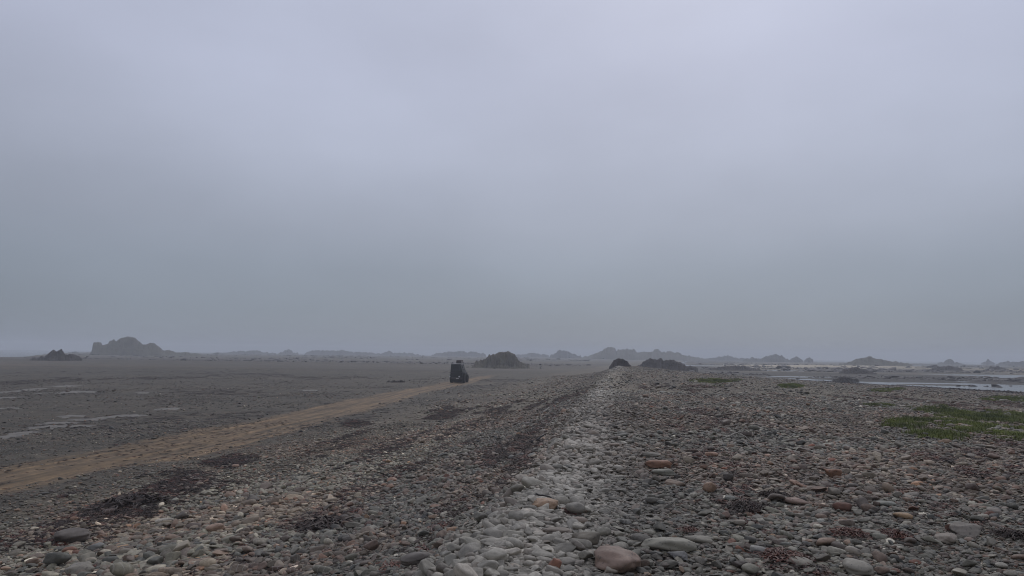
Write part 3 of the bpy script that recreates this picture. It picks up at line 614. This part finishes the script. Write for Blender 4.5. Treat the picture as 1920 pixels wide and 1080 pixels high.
stick([(1355, 827), (1385, 820), (1402, 826)], 0.018, M_WOOD_P, 'bent pale driftwood twig on the ridge top', [0.04, 0.10, 0.03])

# ------------------------------------------------------------------ grass on the back slope
m_grass, t, b = newmat('grass'); geo = node(t, 'ShaderNodeNewGeometry'); n1 = noise_node(t, 0.9, 5, geo.outputs['Position'])
lk(t, mixc(t, maprange(t, n1.outputs[0], 0.35, 0.65, 0, 1), (0.050, 0.062, 0.018), (0.170, 0.195, 0.040)), b.inputs['Base Color']); b.inputs['Roughness'].default_value = 0.7; b.inputs['Specular IOR Level'].default_value = 0.2
grass_c = bpy.data.collections.new('grass_shapes')
for i in range(5):
    r = np.random.default_rng(700 + i); V, F = [], []
    for _ in range(46):
        p = r.normal(0, 0.42, 2); a = r.uniform(0, 6.28); h = r.uniform(0.4, 1.0); w = 0.035; ln = r.uniform(0.15, 0.6); q = len(V)
        dx, dy = math.cos(a), math.sin(a)
        V += [(p[0] - dy * w, p[1] + dx * w, 0), (p[0] + dy * w, p[1] - dx * w, 0), (p[0] + dx * ln * .4 + dy * w * .7, p[1] + dy * ln * .4 - dx * w * .7, h * .65), (p[0] + dx * ln * .4 - dy * w * .7, p[1] + dy * ln * .4 + dx * w * .7, h * .65), (p[0] + dx * ln, p[1] + dy * ln, h)]
        F += [(q, q + 1, q + 2, q + 3), (q + 3, q + 2, q + 4)]
    me = mesh_np('grass_tuft_%d' % i, V, F); me.materials.append(m_grass); grass_c.objects.link(bpy.data.objects.new('grass_tuft_%d' % i, me))
GR = [('low green grass spreading over shingle on the right slope', [(1720, 795, 60, 9, .9), (1830, 795, 110, 22, 1), (1810, 812, 90, 12, .8), (1900, 810, 60, 20, 1), (1650, 762, 28, 3.5, .8), (1700, 768, 28, 3, .6), (1760, 770, 50, 7, .8), (1870, 785, 60, 12, .9), (2040, 800, 120, 30, .9), (1945, 822, 40, 10, .6)]),
      ('small strip of dull green grass along the ridge top edge', [(1340, 714, 42, 3.5, 1), (1375, 713, 14, 3, 1), (1335, 724, 25, 3, .4)]),
      ('low grass tuft on the shingle between the two other far strips', [(1482, 724, 22, 3.5, 1)]),
      ('thin dark grass tuft near the water edge', [(1655, 732, 22, 3, .8), (1680, 730, 14, 2, .8)]),
      ('dark green grass strip at the water edge by the right border', [(1880, 748, 40, 4, 1), (1960, 752, 60, 5, 1)])]
for gi_, (lab, els) in enumerate(GR):
    cs = [ground_at(c[0], c[1]) for c in els]; y0 = min(c[1] for c in cs) * 0.72; y1 = min(150, max(c[1] for c in cs) * 1.35); x0 = min(c[0] for c in cs) - 8; x1 = max(c[0] for c in cs) + 8
    n = int(min(120000, (x1 - x0) * (y1 - y0) * (110 if gi_ == 0 else 60))); r = np.random.default_rng(40 + gi_)
    x, y = r.uniform(x0, x1, n), r.uniform(y0, y1, n); z = height(x, y); px, py, _ = project(x, y, z); mk = np.zeros(n)
    for (cx, cy, rx, ry, k_) in els: mk = np.maximum(mk, k_ * np.clip(1.6 - ((px - cx) / rx)**2 - ((py - cy) / ry)**2, 0, 1))
    keep = (r.random(n) < mk * sstep(0.38, 0.74, fbm(x * 0.9, y * 0.4, 63, 5) + 0.20 * (mk - 0.6))) & (x - crest_x(y) < shore_w(y) - 0.3)
    x, y, z = x[keep], y[keep], z[keep]; n = len(x); s = r.uniform(0.08, 0.19, n)
    dg = dict(x=x, y=y, z=z, rot=np.stack([np.zeros(n), np.zeros(n), r.uniform(0, 6.28, n)], -1), scl=np.stack([s, s, s * r.uniform(0.35, 0.9, n)], -1), col=np.ones((n, 3)), pid=r.integers(0, 5, n))
    tag(instancer('grass', dg, grass_c, None, m_grass), lab, 'grass', 'patches of grass on the shingle', 'stuff')

# ------------------------------------------------------------------ pale wet sand pools on the gravel flat
m_pool, t, b = newmat('wet_sand'); geo = node(t, 'ShaderNodeNewGeometry'); n1 = noise_node(t, 3, 5, geo.outputs['Position'])
lk(t, mixc(t, maprange(t, n1.outputs[0], 0.35, 0.65, 0, 1), (0.100, 0.088, 0.068), (0.185, 0.163, 0.128)), b.inputs['Base Color']); b.inputs['Roughness'].default_value = 0.6; b.inputs['Specular IOR Level'].default_value = 0.25; bump(t, b, n1.outputs[0], 0.3, 0.03)
POOLS = [(17, 819, 16, 2.6), (45, 812, 16, 2.0), (95, 801, 26, 2.4), (110, 794, 26, 1.8), (128, 781, 20, 1.5), (205, 783, 14, 2.8), (162, 787, 24, 1.2), (242, 780, 24, 1.7), (318, 767, 15, 1.6), (150, 799, 22, 1.4),
         (22, 735, 16, 2.0), (60, 730, 13, 1.3), (123, 724, 20, 1.0), (152, 735, 25, 1.6), (14, 746, 14, 1.0), (12, 766, 16, 0.9), (76, 738, 9, 1.1), (580, 732, 14, 1.1), (70, 802, 18, 1.3), (275, 736, 16, 0.9)]
ORD = ('first', 'second', 'third', 'fourth', 'fifth', 'sixth', 'seventh', 'eighth')
ROWS = [sorted([p for p in POOLS if a <= p[1] < b_]) for a, b_ in ((790, 900), (760, 790), (700, 760))]
for i, (px, py, rx, ry) in enumerate(POOLS):
    row = [k for k in range(3) if POOLS[i] in ROWS[k]][0]; rank = ROWS[row].index(POOLS[i])
    x, y, z = ground_at(px, py); d = math.hypot(x, y); ax = 1.2 * rx * d / FPX; ay = 1.35 * ry * d / FPX * d / (CAMZ - z)
    r = np.random.default_rng(800 + i); k = 44; V, F = [(0, 0, 0)], []
    for ring in range(1, 7):
        for j in range(k):
            a = 2 * math.pi * j / k; w = max(0.15, 1 + 1.9 * (float(fbm(math.cos(a) * 2.4 + i * 9, math.sin(a) * 2.4, 3, 4)) - 0.55) + 0.35 * (float(vnoise(a * 9, i, 9)) - 0.5))
            V.append((ax * w * math.cos(a) * ring / 6, ay * w * math.sin(a) * ring / 6, 0))
    for j in range(k): F.append((0, 1 + j, 1 + (j + 1) % k))
    for ring in range(5):
        for j in range(k): q = 1 + ring * k; F.append((q + j, q + k + j, q + k + (j + 1) % k, q + (j + 1) % k))
    V = np.array(V); V[:, 2] = height(V[:, 0] + x, V[:, 1] + y) - z
    edge = np.hypot(V[:, 0] / ax, V[:, 1] / ay); V[:, 2] += 0.05 - 0.045 * np.clip(edge, 0, 1.2)
    o = link_mesh('sand_patch', mesh_np('sand_patch', V, F), m_pool, None, (x, y, z))
    tag(o, ORD[rank] + ' pale sand streak from the left border in the ' + ('row nearest the sandy track', 'middle row on the gravel flat', 'farthest row on the gravel flat')[row], 'sand patch', 'pale sand streaks on the gravel flat')

# ------------------------------------------------------------------ rock outcrops
def rock_material(name, dark, light, green, gamt):
    m, t, b = newmat(name); geo = node(t, 'ShaderNodeNewGeometry'); co = node(t, 'ShaderNodeTexCoord')
    n1 = noise_node(t, 0.35, 7, geo.outputs['Position'], 0.65); n2 = noise_node(t, 1.7, 5, geo.outputs['Position'], 0.7)
    c = mixc(t, maprange(t, n1.outputs[0], 0.35, 0.65, 0, 1), dark, light)
    sp = node(t, 'ShaderNodeSeparateXYZ'); lk(t, geo.outputs['Normal'], sp.inputs[0])
    up = node(t, 'ShaderNodeMath', operation='MULTIPLY'); lk(t, maprange(t, sp.outputs['Z'], 0.35, 0.8, 0, gamt), up.inputs[0]); lk(t, maprange(t, n2.outputs[0], 0.4, 0.6, 0.2, 1), up.inputs[1])
    lk(t, mixc(t, up.outputs[0], c, green), b.inputs['Base Color']); b.inputs['Roughness'].default_value = 0.85; b.inputs['Specular IOR Level'].default_value = 0.2
    bump(t, b, n2.outputs[0], 0.6, 0.3); return m
M_ROCK = rock_material('granite_outcrop', (0.038, 0.035, 0.032), (0.085, 0.078, 0.068), (0.050, 0.052, 0.030), 0.5)
M_ROCKG = rock_material('grassy_outcrop', (0.055, 0.045, 0.036), (0.115, 0.094, 0.070), (0.080, 0.077, 0.040), 0.8)
M_ROCKD = rock_material('weedy_rock', (0.026, 0.021, 0.019), (0.074, 0.058, 0.050), (0.056, 0.048, 0.034), 0.5)
def outcrop(prof, dist, depth, mat, lab, cat='rock', name='rock_outcrop', jag=0.35, group=None, seed=1, sharp=6, rough=1.0):
    pts = []; pc = 0.5 * (prof[0][0] + prof[-1][0]); vc = ray(pc, 664); az0 = math.atan2(vc[0], vc[1]); ca, sa = math.cos(az0), math.sin(az0)
    for (px, py) in prof:
        v = ray(px, py); along = v[0] * sa + v[1] * ca; s = dist / along; pts.append(((v[0] * ca - v[1] * sa) * s, CAMZ + v[2] * s))
    xs = np.array([p[0] for p in pts]); zs = np.array([p[1] for p in pts]); x0, x1 = xs[0], xs[-1]; cx = 0.5 * (x0 + x1)
    lx, ly = cx * ca + dist * sa, -cx * sa + dist * ca
    gz = float(height(lx, ly)); base = min(gz, 0.5) - 0.6
    nx, ny = int(np.clip((x1 - x0) / dist * FPX * 1.6, 40, 200)), 34; pxm = dist / FPX
    X = np.linspace(x0, x1, nx); D = depth * 0.5; U = np.linspace(-1, 1, ny)
    XX, UU = np.meshgrid(X, U); top = np.interp(XX, xs, zs) - base
    c = max(0.5, (x1 - x0) / 14); kn = 3.2 * pxm
    jit = fbm(XX / kn, UU * 1.1, seed + 31, 3); top = top + 5.0 * pxm * rough * (np.round(jit * 7) / 7 - 0.47) * sstep(0, 4 * pxm, top)
    ctr = 0.35 * (fbm(XX / c, UU * 0, seed + 5, 2) - 0.5)
    f = np.clip(1 - np.abs(UU - ctr)**1.8, 0, 1)**0.8
    cell = np.floor((fbm(XX / c * 1.2, UU * D / c * 1.2, seed, 3)) * sharp) / sharp
    blk = 1 - jag * (1 - cell) * sstep(0.12, 0.6, np.abs(UU - ctr)) - 0.22 * jag * (fbm(XX / c * 3.1, UU * D / c * 3.1, seed + 3, 3))
    Z = np.maximum(0, top) * f * np.clip(blk, 0.2, 1.03) * 1.06
    edge = np.minimum(sstep(x0, x0 + 0.02 * (x1 - x0), XX), sstep(x1, x1 - 0.02 * (x1 - x0), XX)); Z = Z * edge
    YY = UU * D + 0.25 * c * (fbm(XX / c, UU * 2, seed + 9, 3) - 0.5)
    V = np.stack([XX - cx, YY, Z], -1).reshape(-1, 3); F = []
    for j in range(ny - 1):
        for i in range(nx - 1): q = j * nx + i; F.append((q, q + 1, q + nx + 1, q + nx))
    me = mesh_np(name, V, F, False); o = link_mesh(name, me, mat, None, (lx, ly, base)); o.rotation_euler = (0, 0, -az0); tag(o, lab, cat, group); return o
FARG = 'rock outcrops along the hazy skyline'
outcrop([(166, 668), (174, 657), (175, 644), (180, 642), (190, 643), (192, 648), (202, 647), (205, 640), (212, 638), (218, 640), (226, 635), (236, 633), (252, 633), (258, 639), (268, 646), (273, 647), (280, 644), (292, 645), (298, 650), (304, 656), (340, 661), (380, 664)], 430, 26, M_ROCKG, 'large castle-like rocky islet standing above the flat at far left', seed=3, group=FARG)
outcrop([(52, 675), (62, 672), (74, 670), (84, 668), (92, 662), (100, 657), (108, 659), (116, 655), (121, 663), (128, 666), (138, 664), (146, 668), (156, 674)], 205, 8, M_ROCKD, 'low dark weed-covered rock in front of the castle-like islet', seed=8, jag=0.5)
outcrop([(836, 697), (868, 692), (884, 687), (896, 677), (905, 674), (914, 671), (917, 664), (930, 662), (934, 659), (946, 658), (960, 659), (966, 662), (968, 670), (978, 682), (992, 688), (1020, 693), (1050, 697)], 172, 14, M_ROCKG, 'grassy brown mound of rock on the flat behind the dark vehicle', 'mound', 'rocky_mound', seed=12, jag=0.75, rough=2.2)
outcrop([(1141, 690), (1147, 683), (1152, 676), (1158, 673), (1168, 674), (1175, 677), (1181, 683), (1186, 690)], 112, 2.6, M_ROCKD, 'dark rounded rock sitting at the far end of the pale crest', seed=20, jag=0.3)
outcrop([(1190, 690), (1203, 683), (1209, 677), (1218, 673), (1230, 675), (1238, 673), (1246, 677), (1262, 676), (1274, 680), (1286, 686), (1310, 690)], 165, 8, M_ROCKD, 'long low dark rock right of the rounded rock at the crest end', seed=23, jag=0.3)
outcrop([(1080, 672), (1110, 667), (1126, 660), (1133, 656), (1140, 652), (1152, 653), (1156, 659), (1160, 656), (1190, 655), (1193, 660), (1212, 661), (1224, 660), (1227, 655), (1234, 656), (1238, 661), (1256, 660), (1272, 662), (1282, 667), (1300, 669), (1330, 674)], 640, 50, M_ROCKG, 'broad grey-green islet with blocky tops on the skyline right of centre', seed=27, group=FARG, jag=0.25)
SKY = [([(395, 664), (420, 661), (460, 659), (476, 656), (484, 658), (492, 661), (520, 663)], 800, 'thin rock line with a small peak right of the castle-like islet'),
       ([(520, 664), (534, 658), (543, 656), (548, 660), (560, 663)], 830, 'pointed rock on the skyline above the middle of the flat'),
       ([(570, 664), (585, 658), (610, 657), (630, 658), (640, 656), (656, 660), (690, 661), (716, 664)], 840, 'wide jagged reef on the skyline left of the vehicle'),
       ([(712, 665), (724, 660), (729, 657), (735, 661), (764, 662), (790, 666)], 860, 'tiny peaked rock on the skyline between reef and vehicle'),
       ([(808, 666), (820, 663), (838, 661), (841, 657), (845, 661), (856, 660), (870, 658), (876, 662), (893, 659), (896, 663), (912, 664)], 800, 'knobbly reef on the skyline directly behind the dark vehicle'),
       ([(962, 667), (985, 664), (1000, 663), (1006, 665), (1030, 666)], 820, 'low reef just right of the grassy mound on the skyline'),
       ([(1030, 667), (1043, 663), (1046, 658), (1062, 658), (1068, 661), (1078, 665), (1090, 668)], 720, 'squat dark rock between the grassy mound and the broad islet'),
       ([(1320, 674), (1345, 670), (1365, 668), (1385, 671), (1410, 674)], 760, 'faint low rock just right of the broad grey-green islet'),
       ([(1392, 675), (1410, 671), (1425, 672), (1440, 668), (1452, 665), (1462, 667), (1472, 671), (1482, 675)], 600, 'humped grey rock in the middle of the right skyline'),
       ([(1478, 676), (1486, 671), (1494, 669), (1502, 674), (1506, 676)], 620, 'small rounded rock right of the humped grey rock'),
       ([(1508, 677), (1513, 672), (1520, 671), (1525, 677)], 620, 'tiny dark rock beside the small rounded rock'),
       ([(1756, 682), (1770, 679), (1779, 674), (1783, 674), (1790, 679), (1806, 682)], 640, 'cone-shaped rock on the skyline at far right'),
       ([(1838, 683), (1846, 679), (1852, 675), (1858, 679), (1866, 683)], 760, 'faintest pointed rock on the far right skyline'),
       ([(1866, 683), (1880, 679), (1900, 678), (1915, 679), (1945, 682), (1960, 684)], 650, 'flat skyline reef cut by the right border')]
for i, (pf, ds, lab) in enumerate(SKY): outcrop(pf, ds, 22, M_ROCK, lab, seed=40 + 3 * i, group=FARG, jag=0.3)
outcrop([(1570, 684), (1598, 679), (1606, 673), (1618, 672), (1625, 669), (1640, 672), (1650, 673), (1664, 677), (1690, 680), (1712, 684)], 400, 22, M_ROCKG, 'brown rocky hump rising from the mud flat at right', seed=90, jag=0.3)
outcrop([(1560, 703), (1576, 697), (1588, 691), (1598, 689), (1608, 690), (1622, 694), (1638, 699), (1652, 704)], 180, 9, M_ROCKD, 'dark seaweed-covered bank in the lagoon in front of the brown hump', 'bank', 'weedy_bank', seed=93, jag=0.3)
outcrop([(1740, 693), (1762, 688), (1775, 686), (1790, 688), (1806, 693)], 270, 9, M_ROCKD, 'small dark bank in the lagoon below the cone-shaped rock', 'bank', 'weedy_bank', seed=95, jag=0.3)
outcrop([(1560, 711), (1574, 709), (1584, 706), (1594, 709), (1612, 712)], 128, 3.0, M_ROCKD, 'small dark stone mound at the water edge below the weedy bank', seed=97, jag=0.3)
outcrop([(1310, 694), (1340, 689), (1370, 687), (1398, 687), (1412, 691), (1440, 695)], 200, 10, M_ROCKD, 'long dark weedy bank in the lagoon beyond the ridge', 'bank', 'weedy_bank', seed=99, jag=0.3)
outcrop([(1846, 692), (1858, 688), (1872, 687), (1884, 691)], 300, 8, M_ROCKD, 'small dark bank in the lagoon near the right border', 'bank', 'weedy_bank', seed=103, jag=0.3)
outcrop([(596, 694), (601, 691), (606, 692), (612, 691), (618, 694)], 150, 1.5, M_ROCKD, 'small dark stone on the gravel flat left of the vehicle', seed=105, jag=0.3)
outcrop([(722, 718), (732, 714), (744, 714), (752, 713), (760, 716)], 82, 1.0, M_ROCKD, 'low dark heap on the flat beside the sandy track', 'heap', 'wrack_heap', seed=107, jag=0.3)

# ------------------------------------------------------------------ work vehicle on the sandy track
def box_bm(bm, x0, x1, y0, y1, z0, z1, tx=0.0, ty=0.0):
    vs = [bm.verts.new(p) for p in ((x0, y0, z0), (x1, y0, z0), (x1, y1, z0), (x0, y1, z0), (x0 + tx, y0 + ty, z1), (x1 - tx, y0 + ty, z1), (x1 - tx, y1 - ty, z1), (x0 + tx, y1 - ty, z1))]
    for f in ((3, 2, 1, 0), (4, 5, 6, 7), (0, 1, 5, 4), (1, 2, 6, 5), (2, 3, 7, 6), (3, 0, 4, 7)): bm.faces.new([vs[i] for i in f])
def part(name, boxes, mat, parent, bev=0.03):
    bm = bmesh.new()
    for q in boxes: box_bm(bm, *q)
    if bev: bmesh.ops.bevel(bm, geom=bm.edges[:], offset=bev, segments=2, affect='EDGES', profile=0.6)
    me = bpy.data.meshes.new(name); bm.to_mesh(me); bm.free(); return link_mesh(name, me, mat, parent)
def wheel(parent, x, y, r_, w):
    prof = [(0.55, -0.5), (0.9, -0.5), (1.0, -0.36), (1.0, 0.36), (0.9, 0.5), (0.55, 0.5)]; k = 28; V, F = [], []
    for j in range(k):
        a = 2 * math.pi * j / k; lug = 1 + 0.03 * (j % 2)
        for (pr, pw) in prof: rr_ = pr * r_ * (lug if pr == 1.0 else 1); V.append((pw * w, rr_ * math.cos(a), rr_ * math.sin(a)))
    m_ = len(prof)
    for j in range(k):
        for i in range(m_): F.append((j * m_ + i, j * m_ + (i + 1) % m_, ((j + 1) % k) * m_ + (i + 1) % m_, ((j + 1) % k) * m_ + i))
    ty = link_mesh('wheel', mesh_np('tyre', V, F, False), M_TYRE, parent, (x, y, r_))
    V, F = [], []
    for s in (-0.42, 0.42):
        q = len(V); V.append((s * w * 0.75, 0, 0))
        for j in range(k): a = 2 * math.pi * j / k; V.append((s * w, 0.58 * r_ * math.cos(a), 0.58 * r_ * math.sin(a)))
        for j in range(k): F.append((q, q + 1 + j, q + 1 + (j + 1) % k))
    link_mesh('rim', mesh_np('rim', V, F, False), M_STEEL, ty)
M_BODY = plain('dark_paint', (0.013, 0.014, 0.013), 0.65, 0.3, 3); M_TYRE = plain('tyre_rubber', (0.022, 0.020, 0.019), 0.85, 0.3, 6); M_STEEL = plain('dull_steel', (0.05, 0.042, 0.035), 0.6, 0.3, 6, 0.3)
M_GLASS = plain('dark_glass', (0.010, 0.011, 0.011), 0.35, 0.2, 3); M_PALE = plain('pale_canvas', (0.42, 0.40, 0.38), 0.7, 0.15, 6); M_BOX = plain('brown_box', (0.045, 0.030, 0.028), 0.7, 0.3, 5); M_LAMP = plain('lamp_lens', (0.45, 0.45, 0.45), 0.3, 0.1, 5)
vx, vy, vz = ground_at(858, 718)
veh = bpy.data.objects.new('work_vehicle', None); COL.objects.link(veh); veh.location = (vx, vy + 1.6, vz); veh.rotation_euler = (0, 0, math.radians(-6)); veh.scale = (0.86, 0.95, 1.0)
tag(veh, 'dark boxy work vehicle with a load on its roof on the sandy track', 'vehicle')
part('body', [(-0.78, 0.80, -1.6, 1.9, 0.42, 1.12)], M_BODY, veh, 0.06)
cab_o = part('cab', [(-0.80, 0.80, -1.55, 0.95, 1.13, 2.04, 0.0, 0.10)], M_BODY, veh, 0.05)
for v_ in cab_o.data.vertices:                                   # the right side leans in more than the left
    k_ = max(0.0, (v_.co.z - 1.13) / 0.91); v_.co.x += k_ * (-0.34 if v_.co.x > 0 else 0.05)
part('rear_window', [(-0.56, 0.38, -1.555, -1.44, 1.34, 1.84, 0.05, 0.03)], M_GLASS, veh, 0)
for sx in (-1, 1): part('side_window', [(sx * 0.70 - 0.10 - 0.03, sx * 0.70 - 0.10 + 0.06, -0.9, 0.5, 1.40, 1.80, 0.0, 0.08)], M_GLASS, veh, 0)
part('windscreen', [(-0.55, 0.48, 0.86, 0.90, 1.36, 1.82, 0.05, 0.0)], M_GLASS, veh, 0)
for (wx, wy, wr) in ((-0.74, -0.95, 0.52), (0.86, -0.95, 0.52), (-0.74, 1.25, 0.44), (0.86, 1.25, 0.44)): wheel(veh, wx, wy, wr, 0.34)
part('mud_flap', [(-0.66, 0.74, -1.50, -1.44, 0.10, 0.50)], M_TYRE, veh, 0.01)
part('axle_housing', [(-0.60, 0.70, -1.1, 1.4, 0.22, 0.46)], M_TYRE, veh, 0.03)
part('mudguard', [(0.72, 1.06, -1.5, -0.4, 1.07, 1.13)], M_BODY, veh, 0.015)
part('mudguard', [(-0.92, -0.76, -1.5, -0.4, 1.07, 1.13)], M_BODY, veh, 0.015)
part('bumper', [(-0.70, 0.72, -1.78, -1.63, 0.42, 0.58)], M_STEEL, veh, 0.02)
part('tail_light', [(0.28, 0.48, -1.66, -1.60, 0.62, 0.76)], M_LAMP, veh, 0.015)
part('tail_light', [(-0.90, -0.79, -1.66, -1.56, 0.60, 0.74)], M_LAMP, veh, 0.015)
part('number_plate', [(0.00, 0.34, -1.80, -1.785, 0.44, 0.54)], M_PALE, veh, 0)
part('roof_rack', [(-0.42, 0.42, -1.3, 0.4, 2.05, 2.13)], M_PALE, veh, 0.02)
part('roof_box', [(-0.16, 0.54, -1.15, 0.2, 2.14, 2.48, 0.04, 0.04)], M_BOX, veh, 0.03)
part('rack_post', [(0.56, 0.68, -1.25, -1.15, 1.98, 2.40, 0.02, 0.0)], M_PALE, veh, 0.015)
part('bonnet', [(-0.62, 0.64, 0.98, 1.85, 1.13, 1.38, 0.06, 0.08)], M_BODY, veh, 0.04)

# ------------------------------------------------------------------ haze
bm = bmesh.new(); box_bm(bm, -2000, 2000, -2000, 2000, -2.4, 19.0); me = bpy.data.meshes.new('haze'); bm.to_mesh(me); bm.free()
mh = bpy.data.materials.new('haze'); mh.use_nodes = True; t = mh.node_tree; t.nodes.clear()
o_ = node(t, 'ShaderNodeOutputMaterial'); pv = node(t, 'ShaderNodeVolumePrincipled'); pv.inputs['Color'].default_value = (0.86, 0.90, 0.95, 1); pv.inputs['Density'].default_value = 0.0012; pv.inputs['Anisotropy'].default_value = 0.0
lk(t, pv.outputs[0], o_.inputs['Volume'])
tag(link_mesh('haze', me, mh), 'thin grey sea mist hanging over the whole shore', 'haze', kind='stuff')
